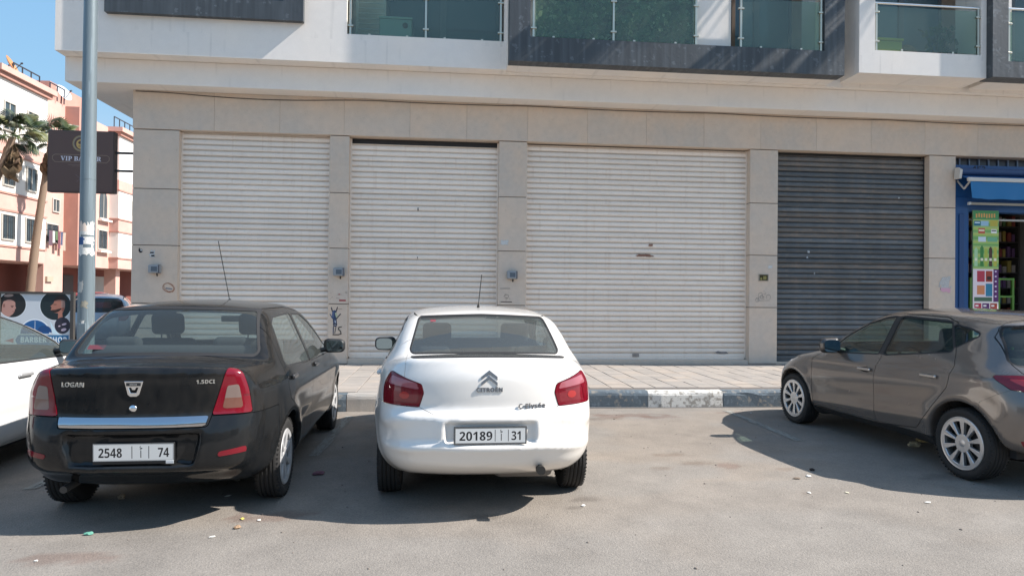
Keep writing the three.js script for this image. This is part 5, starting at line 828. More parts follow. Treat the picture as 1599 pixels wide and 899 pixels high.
  printed('graffiti', 'faint grey scribble low on the pillar left of the dark shutter', 'graffiti', 0.45, 0.35, [6.5, 1.6, 0.004], [200, 150], (g, w, h) => { g.clearRect(0, 0, w, h); g.strokeStyle = '#857c76'; g.lineWidth = 2.5; const r = rng(18); for (let i = 0; i < 9; i++) { g.beginPath(); g.arc(w * (0.15 + 0.7 * r()), h * (0.2 + 0.5 * r()), 6 + r() * 16, r() * 6, r() * 6 + 2.2); g.stroke(); } g.beginPath(); g.moveTo(w * 0.2, h * 0.72); g.lineTo(w * 0.8, h * 0.7); g.stroke(); });
  printed('torn_poster', 'white and pink torn poster on the pillar beside the blue shop', 'notice', 0.3, 0.4, [10.49, 1.9, 0.004], [128, 170], (g, w, h) => { torn([205, 203, 200], 31, 0.45)(g, w, h); g.globalCompositeOperation = 'source-atop'; g.fillStyle = '#d8a8b8'; g.fillRect(0, h * 0.68, w, h * 0.32); g.fillStyle = '#5a2f60'; g.fillRect(w * 0.02, h * 0.7, w * 0.16, h * 0.12); });
}
{
  // scuffs and rust on the shutter slats
  const r = rng(91); const dry = (c, seed) => (g, w, h) => torn(c, seed, 0.5)(g, w, h);
  const L = [['rust_stain', 'faint rusty smear in the middle of the wide white shutter', [4.05, 2.42, -0.155], 0.42, 0.07, [150, 112, 96], 3], ['rust_stain', 'small rusty streak above the smear on the wide white shutter', [4.18, 2.63, -0.155], 0.12, 0.07, [160, 125, 108], 5], ['scuff', 'dark upright tick high on the gapped white shutter', [-0.52, 3.25, -0.155], 0.025, 0.075, [70, 62, 58], 7], ['scuff', 'second dark tick lower on the gapped white shutter', [-0.52, 2.3, -0.155], 0.02, 0.06, [90, 80, 74], 8], ['scuff', 'grey scrape low on the wide white shutter near the pillar', [5.7, 0.45, -0.155], 0.3, 0.06, [140, 134, 130], 9], ['scuff', 'pale patch of worn paint on the dark shutter, upper left', [7.55, 2.55, -0.145], 0.07, 0.06, [190, 196, 200], 11], ['scuff', 'pale chip below it on the dark shutter', [7.52, 2.43, -0.145], 0.05, 0.05, [190, 196, 200], 12], ['scuff', 'pale chip at mid height on the dark shutter', [7.68, 2.1, -0.145], 0.03, 0.06, [170, 178, 184], 13], ['scuff', 'lone pale dot high on the dark shutter', [9.55, 3.72, -0.145], 0.045, 0.045, [200, 205, 205], 14], ['scuff', 'broad chalky scrape on the dark shutter', [8.9, 1.95, -0.145], 0.6, 0.07, [120, 128, 132], 15]];
  for (const [n, l, p, w, h, c, s] of L) printed(n, l, 'mark', w, h, p, [96, 48], dry(c, s));
}
{
  // projecting barber sign
  const s = thing('hanging_sign', 'dark purple square VIP BARBER sign projecting from the building corner behind the pole', 'sign', [-6.72, 3.98, -0.1]);
  part('box', bx(-0.585, 0.585, -0.575, 0.575, -0.07, 0.07, 0.012), S([0.065, 0.042, 0.036], 0.45), s);
  const f = quad(1.13, 1.11); f.translate(0, 0, 0.0725);
  part('face', f, S(0xffffff, 0.4, { map: canvasTex(1024, 1006, (g, w, h) => {
    g.fillStyle = '#5c463f'; g.fillRect(0, 0, w, h); g.textAlign = 'center'; g.textBaseline = 'middle';
    const gold = '#b99a5c'; g.lineWidth = 20; g.strokeStyle = '#8f8670'; g.beginPath(); g.arc(w * 0.5, h * 0.2, 118, 0, 7); g.stroke(); g.lineWidth = 5; g.strokeStyle = gold; g.beginPath(); g.arc(w * 0.5, h * 0.2, 134, 0, 7); g.stroke();
    g.fillStyle = '#c2a05e'; g.beginPath(); g.ellipse(w * 0.5, h * 0.21, 78, 82, 0, 0, 7); g.fill(); g.fillStyle = '#5c463f'; g.beginPath(); g.ellipse(w * 0.505, h * 0.185, 52, 30, 0, 0, 7); g.fill(); g.fillRect(w * 0.46, h * 0.24, 90, 12);
    g.strokeStyle = '#a08a74'; g.lineWidth = 5; g.beginPath(); const a = [[0.06, 0.42], [0.1, 0.39], [0.9, 0.39], [0.94, 0.42], [0.94, 0.47], [0.9, 0.515], [0.1, 0.515], [0.06, 0.47]]; a.forEach(([x, y], i) => (i ? g.lineTo(x * w, y * h) : g.moveTo(x * w, y * h))); g.closePath(); g.stroke();
    g.fillStyle = '#d5d3dc'; g.font = 'bold 104px serif'; g.fillText('VIP BARBER', w * 0.5, h * 0.455, w * 0.68);
    g.fillStyle = '#8d7a70'; g.fillRect(w * 0.3, h * 0.555, w * 0.4, 4); g.fillRect(w * 0.36, h * 0.58, w * 0.28, 3); g.strokeStyle = '#6d6069'; g.lineWidth = 6; g.beginPath(); g.moveTo(w * 0.42, h * 0.72); g.lineTo(w * 0.56, h * 0.84); g.moveTo(w * 0.58, h * 0.72); g.lineTo(w * 0.44, h * 0.84); g.stroke();
  }) }), s);
  for (const y of [0.19, -0.145]) part('bracket', bx(0.586, 0.93, y - 0.02, y + 0.02, -0.02, 0.02, 0.004), M.darkmetal, s);
}
{
  // blue shop at the right edge
  const b = thing('blue_shop_front', 'blue painted shop front with open doorway at the right edge of the building', 'shop front');
  const blue = S([0.012, 0.075, 0.22], 0.45), blue2 = S([0.01, 0.055, 0.17], 0.5);
  part('jamb', bx(10.724, 11.05, 0.236, 3.75, -0.3, -0.03, 0.008), blue, b); part('jamb_moulding', bx(10.82, 10.93, 0.4, 3.4, -0.032, -0.005, 0.01), blue2, b); part('jamb', bx(14.1, 14.398, 0.236, 3.75, -0.3, -0.03, 0.008), blue, b);
  part('head_board', bx(10.724, 14.398, 3.45, 4.44, -0.28, -0.05, 0.006), blue, b); part('transom', bx(10.724, 14.398, 4.43, 4.615, -0.3, -0.24), S([0.02, 0.028, 0.045], 0.3), b);
  for (let i = 0; i < 16; i++) part('transom_bar', bx(10.75 + i * 0.225, 10.775 + i * 0.225, 4.44, 4.612, -0.24, -0.21), S([0.18, 0.25, 0.36], 0.5), b);
  { const t = text3('152', 0.13, 0.006); t.translate(11.3, 4.36, -0.05); part('lettering', t, S([0.005, 0.02, 0.06], 0.5), b); }
  part('interior', [bx(10.73, 10.76, 0.2, 4.4, -4.2, -0.31), bx(14.3, 14.39, 0.2, 4.4, -4.2, -0.31), bx(10.76, 14.3, 0.2, 4.4, -4.3, -4.2), bx(10.76, 14.3, 0.19, 0.24, -4.2, -0.3), bx(10.76, 14.3, 3.9, 4.4, -4.2, -0.31)], S([0.28, 0.27, 0.26], 0.9), b);
  part('ceiling_strip', bx(11.2, 14.2, 3.3, 3.34, -0.34, -0.3, 0.004), S([0.5, 0.5, 0.48], 0.6), b);
  const a = thing('awning', 'rolled blue awning with white bars above the open shop at the right edge', 'awning');
  part('cassette', bar([10.72, 4.27, 0.1], [14.45, 4.27, 0.1], 0.07, 16), S([0.03, 0.075, 0.18], 0.6), a); part('end_cap', (() => { const g = ext([[-0.05, -0.13], [0.1, -0.13], [0.13, 0.05], [0.03, 0.11], [-0.03, 0.1]], 0.05, 0.004); g.rotateY(-Math.PI / 2); g.translate(10.71, 4.24, 0.08); return g; })(), S([0.62, 0.6, 0.56], 0.5), a);
  part('front_bar', bx(10.72, 14.45, 4.03, 4.11, 0.3, 0.36, 0.015), S([0.6, 0.58, 0.54], 0.45), a);
  { const n = 40, pos = [], idx = [], rows = 5; for (let i = 0; i <= n; i++) for (let j = 0; j <= rows; j++) { const x = mix(10.78 + 0.05 * (j / rows), 14.4, i / n); pos.push(x, 4.03 - 0.36 * j / rows - (i === 0 ? -0.02 : 0) + 0.006 * Math.sin(i * 1.1), 0.33 + 0.05 * (j / rows) * (0.4 + 0.35 * Math.sin(i * 0.9)) - 0.03 * j / rows); if (i < n && j < rows) { const q = i * (rows + 1) + j; idx.push(q, q + 1, q + rows + 1, q + 1, q + rows + 2, q + rows + 1); } } const g = new THREE.BufferGeometry(); g.setAttribute('position', new THREE.Float32BufferAttribute(pos, 3)); g.setIndex(idx); g.computeVertexNormals(); part('valance', g, P([0.03, 0.22, 0.5], 0.8, { transmission: 0.25, thickness: 0 }), a); }
  part('fabric', (() => { const g = bx(10.76, 14.42, -0.003, 0.003, 0, 0.3); g.rotateX(0.45); g.translate(0, 4.2, 0.06); return g; })(), S([0.02, 0.12, 0.32], 0.8), a);
  part('lower_bar', bx(10.95, 14.45, 3.575, 3.625, 0.1, 0.15, 0.008), S([0.38, 0.36, 0.3], 0.5), a); part('bar_cap', bx(10.91, 10.955, 3.57, 3.63, 0.095, 0.155, 0.006), S([0.6, 0.6, 0.58], 0.5), a);
  for (const x of [10.8, 14.3]) part('arm', [bar([x, 4.1, -0.05], [x, 3.9, 0.14], 0.02, 8), bar([x, 3.9, 0.14], [x, 4.05, 0.32], 0.02, 8)], S([0.5, 0.48, 0.45], 0.5), a);
  // colourful advertising panel in the doorway
  const p = thing('advertising_panel', 'tall green and yellow advertising panel with pictured goods in the blue doorway', 'poster panel', [11.4, 0.236, 0.02]);
  part('board', bx(-0.295, 0.295, 0.02, 3.24, -0.03, 0, 0.004), S([0.2, 0.3, 0.15], 0.6), p);
  const q = quad(0.585, 3.2); q.translate(0, 1.63, 0.003);
  part('print', q, S(0xffffff, 0.6, { map: canvasTex(380, 2048, (g, w, h) => {
    g.save(); g.scale(1, 0.6); const gr = ['#74a85e', '#93bd66', '#b9c264', '#a0bf74']; for (let i = 0; i < 60; i++) { g.fillStyle = gr[(i * 7 + ((i / 9) | 0)) % 4]; g.fillRect(0, h * i / 60, w, h / 60 + 1); } g.fillStyle = '#4d935a'; g.fillRect(0, 0, w, h * 0.095);
    g.fillStyle = '#dfa15c'; const r = rng(3); for (let i = 0; i < 8; i++) { g.fillRect(w * (0.1 + i * 0.1), h * (0.025 + 0.01 * r()), w * 0.06, h * 0.045); }
    const bl = (x, y, ww, hh, c) => { g.fillStyle = c; g.fillRect(x * w, y * h, ww * w, hh * h); };
    bl(0.03, 0.11, 0.26, 0.055, '#2c6f8c'); bl(0.3, 0.11, 0.3, 0.055, '#9fc4d8'); bl(0.66, 0.1, 0.3, 0.07, '#bfb048'); bl(0.06, 0.125, 0.2, 0.012, '#e0f0f5'); bl(0.2, 0.19, 0.26, 0.06, '#c45a44'); bl(0.22, 0.205, 0.22, 0.02, '#f0e2c0'); bl(0.7, 0.2, 0.22, 0.045, '#e9e9e0'); bl(0.72, 0.21, 0.18, 0.012, '#3a3a3a'); bl(0.2, 0.285, 0.3, 0.055, '#cfdde6'); bl(0.56, 0.29, 0.38, 0.05, '#6fae8a');
    for (const [x, c, hh] of [[0.05, '#a9d0a0', 0.19], [0.28, '#3f8440', 0.21], [0.44, '#aab84a', 0.18], [0.62, '#4c3326', 0.2], [0.8, '#b9b748', 0.2]]) { bl(x, 0.4 + 0.21 - hh, 0.13, hh, c); bl(x + 0.03, 0.385 + 0.21 - hh, 0.07, 0.03, c); bl(x + 0.015, 0.52, 0.1, 0.03, '#e8e4c8'); }
    bl(0, 0.64, 1, 0.36, '#e9d9de'); bl(0.16, 0.66, 0.3, 0.12, '#b8384c'); bl(0.5, 0.66, 0.26, 0.12, '#a8402e'); bl(0.8, 0.64, 0.2, 0.36, '#5c2a66'); bl(0.5, 0.8, 0.26, 0.14, '#2d7fa0'); bl(0.16, 0.82, 0.3, 0.1, '#d88a5c'); bl(0.55, 0.72, 0.16, 0.04, '#301f1c'); bl(0.05, 0.95, 0.7, 0.045, '#4a6a52'); for (let i = 0; i < 6; i++) { g.fillStyle = '#e6d6ea'; g.beginPath(); g.arc(w * 0.89, h * (0.665 + i * 0.055), 16, 0, 7); g.fill(); }
    g.restore(); g.fillStyle = '#e4dcd6'; g.fillRect(0, h * 0.6, w, h * 0.4); const pc = ['#b8384c', '#2d7fa0', '#d88a5c', '#5c2a66', '#86a24e', '#c9b04a', '#a8402e', '#6a8fae']; for (let j = 0; j < 7; j++) for (let i = 0; i < 3; i++) { g.fillStyle = pc[(i * 3 + j * 5) % 8]; g.fillRect(w * (0.06 + i * 0.31), h * (0.61 + j * 0.055), w * 0.27, h * 0.045); g.fillStyle = '#efe8e2'; g.fillRect(w * (0.1 + i * 0.31), h * (0.62 + j * 0.055), w * 0.12, h * 0.012); }
  }) }), p);
  // stock inside
  const sh = thing('stock_shelf', 'dim shelving full of packaged goods at the back of the open blue shop', 'shelf', [12.5, 0.24, -2.2]); const wd = S([0.05, 0.045, 0.04], 0.8);
  for (const x of [-1.6, -0.5, 0.6, 1.7]) part('upright', bx(x - 0.02, x + 0.02, 0, 3.4, -0.3, 0.02), wd, sh); for (let k = 0; k < 9; k++) part('shelf_board', bx(-1.6, 1.7, 0.1 + k * 0.38, 0.125 + k * 0.38, -0.3, 0.02), wd, sh);
  const r = rng(9), packs = [], cols = ['#7d3a30', '#31506e', '#8c7a3a', '#4a6b3e', '#8a8078', '#5b3f63'].map((c) => S(c, 0.6)); const by = cols.map(() => []);
  for (let k = 0; k < 9; k++) for (let i = 0; i < 26; i++) by[(r() * 6) | 0].push(bx(-1.55 + i * 0.123, -1.55 + i * 0.123 + 0.07 + r() * 0.04, 0.126 + k * 0.38, 0.126 + k * 0.38 + 0.14 + r() * 0.16, -0.2 - r() * 0.08, 0));
  by.forEach((L, i) => part('packaged_goods', L, cols[i], sh, { kind: 'stuff' }));
  const cr = thing('display_rack', 'green metal display rack with red fruit boxes inside the blue shop doorway', 'rack', [12.25, 0.24, -0.75]); const gm = S([0.13, 0.3, 0.05], 0.5);
  for (const x of [-0.33, 0.02, 0.37, 0.72]) part('upright', bx(x - 0.025, x + 0.025, 0, 1.85, -0.3, -0.25, 0.004), gm, cr); for (const y of [0.5, 0.95, 1.4, 1.8]) part('cross_bar', bx(-0.355, 0.745, y, y + 0.045, -0.302, -0.245, 0.004), gm, cr);
  for (const [i, c] of [[0, '#a23a34'], [1, '#b5402c'], [2, '#96343a']]) { part('box', bx(-0.3 + i * 0.35, -0.02 + i * 0.35, 0.55, 0.6, -0.24, 0.1, 0.01), S('#c8a23c', 0.7), cr); const L = []; for (let k = 0; k < 12; k++) { const f = new THREE.IcosahedronGeometry(0.045, 1); f.translate(-0.26 + i * 0.35 + (k % 4) * 0.068, 0.63 + ((k / 4) | 0) * 0.06, -0.15 + ((k / 4) | 0) * 0.05); L.push(f); } part('fruit', L, S(c, 0.4), cr, { kind: 'stuff' }); }
}
{
  // street lamp post
  const p = thing('lamp_post', 'tall grey blue steel pole with torn paper remnants standing on the pavement corner', 'pole', [-5.08, 0.235, 3.0]);
  const steel = S(0xffffff, 0.42, { metalness: 0.25, map: dataTex(256, 512, (u, v) => { const a = fbm2(u, v, 10, 4, 3), s = fbm2(u, v * 0.4, 30, 3, 8); const k = 0.88 + 0.25 * a, c = s > 0.72 ? 1.35 : 1; return [0.16 * k * c, 0.2 * k * c, 0.22 * k * c]; }), bumpMap: rep(T.stoneB, 0.3), bumpScale: 0.0012 });
  const shaft = new THREE.CylinderGeometry(0.07, 0.112, 9.2, 28, 12); shaft.translate(0, 4.6, 0); part('shaft', shaft, steel, p); part('base_plate', [bx(-0.2, 0.2, 0, 0.022, -0.2, 0.2, 0.004)], steel, p); part('weld_ring', (() => { const g = new THREE.TorusGeometry(0.0985, 0.004, 6, 32); g.rotateX(Math.PI / 2); g.translate(0, 2.95, 0); return g; })(), steel, p);
  part('door_cover', bx(-0.05, 0.05, 0.45, 0.9, 0.085, 0.113, 0.01), steel, p); part('lamp_arm', tube([[0, 9.15, 0], [0, 9.5, 0.3], [0, 9.7, 1.2]], 0.04, 20, 10), steel, p); part('lamp_head', (() => { const g = new RoundedBoxGeometry(0.26, 0.1, 0.6, 3, 0.045); g.translate(0, 9.7, 1.45); return g; })(), S([0.3, 0.3, 0.3], 0.5), p);
  const slv = (y0, y1, a0, a1, px, draw) => { const r = (y) => 0.112 - 0.042 * y / 9.2 + 0.0015; const g = new THREE.CylinderGeometry(r(y1), r(y0), y1 - y0, 20, 1, true, a0, a1 - a0); g.translate(0, (y0 + y1) / 2, 0); part('torn_paper', g, S(0xffffff, 0.85, { map: canvasTex(...px, draw), alphaTest: 0.5, side: THREE.DoubleSide }), p); };
  slv(1.85, 2.35, -0.9, 1.6, [256, 360], (g, w, h) => { torn([224, 222, 215], 5, 0.35)(g, w, h); g.globalCompositeOperation = 'source-atop'; g.fillStyle = '#d9c7b8'; g.fillRect(0, 0, w * 0.5, h * 0.3); g.fillStyle = '#3d5a86'; g.fillRect(0, h * 0.46, w * 0.36, h * 0.22); g.fillRect(w * 0.3, h * 0.5, w * 0.12, h * 0.05); g.globalCompositeOperation = 'destination-out'; g.fillRect(w * 0.35, h * 0.66, w * 0.4, h * 0.1); g.fillRect(w * 0.2, h * 0.4, w, h * 0.05); });
  slv(1.3, 1.55, -0.8, 0.2, [128, 128], torn([196, 194, 186], 15, 0.6)); slv(1.08, 1.25, -0.5, 0.9, [128, 100], torn([150, 146, 132], 16, 0.7)); slv(0.85, 0.95, -0.2, 0.3, [64, 64], torn([210, 208, 200], 17, 0.5));
}
{
  // barber board on the corner
  const b = thing('barber_board', 'white barber advertising board with two round portraits standing behind the white hatchback', 'billboard', [-6.3, 0.235, 2.0]);
  const fr = S([0.055, 0.05, 0.045], 0.5); part('frame', [bx(-0.55, 0.55, 1.3, 1.335, -0.03, 0.03), bx(-0.55, 0.55, 0.08, 0.12, -0.03, 0.03), bx(-0.55, -0.52, 0.12, 1.3, -0.03, 0.03), bx(0.5, 0.55, 0.12, 1.3, -0.03, 0.03)], fr, b);
  for (const x of [-0.45, 0.45]) part('leg', [bar([x, 0.1, 0], [x, 0, 0.22], 0.018, 8), bar([x, 0.1, 0], [x, 0, -0.22], 0.018, 8)], fr, b);
  part('backing', bx(-0.52, 0.5, 0.12, 1.3, -0.02, 0.008), S([0.4, 0.4, 0.4], 0.6), b);
  const q = quad(1.02, 1.18); q.translate(-0.01, 0.71, 0.011);
  part('print', q, S(0xffffff, 0.55, { map: canvasTex(1024, 1184, (g, w, h) => {
    g.fillStyle = '#c9ced2'; g.fillRect(0, 0, w, h);
    const disc = (cx, cy, r, c0, c1) => { g.fillStyle = c0; g.beginPath(); g.arc(cx, cy, r, 0, 7); g.fill(); g.fillStyle = c1; g.beginPath(); g.arc(cx, cy, r * 0.965, 0, 7); g.fill(); };
    disc(165, 170, 205, '#e8ecee', '#1f2122'); g.save(); g.beginPath(); g.arc(165, 170, 198, 0, 7); g.clip();
    g.fillStyle = '#b98a7d'; g.beginPath(); g.moveTo(15, 330); g.quadraticCurveTo(0, 150, 60, 95); g.quadraticCurveTo(150, 60, 200, 110); g.quadraticCurveTo(215, 160, 208, 190); g.lineTo(222, 228); g.lineTo(205, 240); g.quadraticCurveTo(205, 280, 170, 320); g.lineTo(120, 360); g.closePath(); g.fill(); g.fillStyle = '#2c221f'; g.beginPath(); g.moveTo(40, 120); g.quadraticCurveTo(60, 20, 170, 30); g.quadraticCurveTo(230, 60, 205, 130); g.quadraticCurveTo(150, 80, 90, 95); g.closePath(); g.fill(); g.fillStyle = '#98857e'; g.beginPath(); g.ellipse(110, 28, 70, 22, -0.1, 0, 7); g.fill(); g.fillStyle = '#4a2f28'; g.fillRect(140, 185, 48, 9); g.beginPath(); g.ellipse(165, 206, 16, 7, 0, 0, 7); g.fill(); g.fillStyle = '#8a5148'; g.fillRect(165, 272, 40, 8); g.fillStyle = '#8e5f55'; g.beginPath(); g.ellipse(45, 185, 16, 30, 0, 0, 7); g.fill(); g.restore();
    disc(800, 180, 235, '#e8ecee', '#18282c'); g.save(); g.beginPath(); g.arc(800, 180, 228, 0, 7); g.clip();
    g.fillStyle = '#a9715f'; g.beginPath(); g.moveTo(915, 400); g.lineTo(900, 300); g.quadraticCurveTo(960, 200, 930, 110); g.quadraticCurveTo(850, 60, 785, 100); g.lineTo(765, 150); g.lineTo(722, 190); g.lineTo(742, 208); g.lineTo(728, 250); g.lineTo(750, 268); g.quadraticCurveTo(790, 300, 840, 300); g.lineTo(835, 400); g.closePath(); g.fill(); g.fillStyle = '#2a1c18'; g.beginPath(); g.moveTo(770, 100); g.quadraticCurveTo(800, 10, 900, 20); g.quadraticCurveTo(980, 60, 960, 130); g.quadraticCurveTo(900, 60, 790, 105); g.closePath(); g.fill(); g.beginPath(); g.moveTo(728, 252); g.quadraticCurveTo(800, 330, 880, 240); g.lineTo(905, 215); g.quadraticCurveTo(850, 225, 800, 245); g.closePath(); g.fill(); g.fillRect(768, 158, 46, 9); g.fillStyle = '#8a8f93'; g.globalAlpha = 0.35; g.fillRect(880, 90, 60, 120); g.globalAlpha = 1; g.fillStyle = '#92594a'; g.beginPath(); g.ellipse(905, 235, 20, 30, 0.2, 0, 7); g.fill(); g.restore();
    g.fillStyle = '#e9eef2'; g.beginPath(); g.arc(500, 620, 230, Math.PI, 0); g.fill(); g.fillStyle = '#1d5a92'; g.beginPath(); g.arc(500, 620, 212, Math.PI, 0); g.fill(); g.fillStyle = '#e9eef2'; g.fillRect(498, 420, 6, 190); g.fillStyle = '#16467a'; g.beginPath(); g.arc(640, 600, 110, Math.PI, 0); g.fill(); g.fillStyle = '#cfe6ee'; g.beginPath(); g.moveTo(720, 420); g.lineTo(800, 560); g.lineTo(870, 640); g.lineTo(760, 620); g.closePath(); g.fill();
    g.fillStyle = '#2b2a38'; g.beginPath(); g.ellipse(905, 490, 115, 130, 0, 0, 7); g.fill(); g.fillStyle = '#c9b6c2'; for (const [x, y, a, b2] of [[930, 470, 36, 16], [925, 555, 40, 22], [860, 500, 18, 10]]) { g.beginPath(); g.ellipse(x, y, a, b2, -0.3, 0, 7); g.fill(); } g.fillStyle = '#c43a48'; g.beginPath(); g.moveTo(850, 650); g.lineTo(1010, 640); g.lineTo(960, 700); g.lineTo(890, 690); g.fill();
    g.fillStyle = '#2f6f9a'; g.beginPath(); g.moveTo(255, 640); g.lineTo(1000, 640); g.lineTo(1000, 800); g.lineTo(255, 800); g.lineTo(215, 720); g.fill(); g.fillStyle = '#e7eef2'; g.font = 'bold 120px sans-serif'; g.textBaseline = 'middle'; g.fillText('BARBER SHOP', 285, 716, 690); g.fillStyle = '#b04a50'; g.beginPath(); g.moveTo(190, 690); g.lineTo(60, 730); g.lineTo(190, 760); g.fill(); g.fillStyle = '#dfe3e6'; for (let i = 0; i < 5; i++) g.fillRect(30 + i * 40, 800, 20, 34);
  }) }), b);
}
{
  // balcony things
  const w = thing('balcony_appliance', 'pale blue appliance standing behind the glass of the white balcony at left', 'appliance', [-0.95, 6.1, 0.2]); const m = S([0.3, 0.42, 0.46], 0.4); part('case', bx(-0.3, 0.3, 0, 0.62, -0.28, 0.28, 0.02), m, w); part('lid', bx(-0.31, 0.31, 0.62, 0.66, -0.29, 0.29, 0.01), S([0.4, 0.52, 0.55], 0.4), w); part('dial', bar([0.18, 0.5, 0.28], [0.18, 0.5, 0.3], 0.05, 16), M.plastic, w);
  const c = thing('louvre_screen', 'white slatted screen at the left end of the white balcony', 'screen', [-1.45, 6.1, 0.1]); part('frame', [bx(-0.27, -0.24, 0, 1.8, -0.02, 0.02), bx(0.24, 0.27, 0, 1.8, -0.02, 0.02)], S([0.6, 0.6, 0.6], 0.5), c); for (let i = 0; i < 18; i++) { const g = bx(-0.24, 0.24, -0.004, 0.004, -0.035, 0.035); g.rotateX(0.6); const o = part('slat', g, S([0.55, 0.56, 0.57], 0.5), c); o.position.y = 0.05 + i * 0.1; }
  const s1 = thing('storage_box', 'yellow storage box behind the balcony glass at upper right', 'box', [8.55, 6.1, 0.75]); part('tub', bx(-0.28, 0.28, 0, 0.5, -0.2, 0.2, 0.03), S([0.42, 0.44, 0.12], 0.6), s1); part('lid', bx(-0.3, 0.3, 0.5, 0.55, -0.22, 0.22, 0.02), S([0.45, 0.47, 0.14], 0.6), s1);
  const s2 = thing('cushion', 'brown round cushion beside the yellow box on the right balcony', 'cushion', [9.05, 6.36, 0.75]); { const g = new THREE.SphereGeometry(0.25, 20, 12); g.scale(1, 1, 0.5); part('cover', g, S([0.2, 0.13, 0.09], 0.9), s2); part('button', (() => { const q = new THREE.SphereGeometry(0.03, 8, 6); q.translate(0, 0, 0.12); return q; })(), S([0.1, 0.06, 0.04], 0.9), s2); }
  const s3 = thing('plant_pot', 'terracotta pot with a leafy plant at the right end of the right balcony', 'potted plant', [9.75, 6.1, 0.7]); part('pot', (() => { const g = new THREE.LatheGeometry([[0, 0], [0.1, 0], [0.15, 0.26], [0.165, 0.26], [0.165, 0.3], [0.14, 0.3], [0.13, 0.25], [0, 0.25]].map((q) => new THREE.Vector2(...q)), 20); return g; })(), S([0.32, 0.12, 0.07], 0.8), s3);
  { const r = rng(4), L = []; for (let i = 0; i < 60; i++) { const g = new THREE.PlaneGeometry(0.07, 0.13, 1, 2); g.rotateX(r() * 2 - 1); g.rotateY(r() * 6.3); g.rotateZ(r() - 0.5); g.translate((r() - 0.5) * 0.5, 0.35 + r() * 0.55, (r() - 0.5) * 0.4); L.push(g); } part('foliage', L, P([0.05, 0.11, 0.04], 0.6, { transmission: 0.25, thickness: 0, side: THREE.DoubleSide }), s3); for (let i = 0; i < 4; i++) part('stem', bar([0, 0.25, 0], [(i - 1.5) * 0.12, 0.75, (i % 2) * 0.15 - 0.07], 0.008, 6), S([0.08, 0.07, 0.03], 0.8), s3); }
}

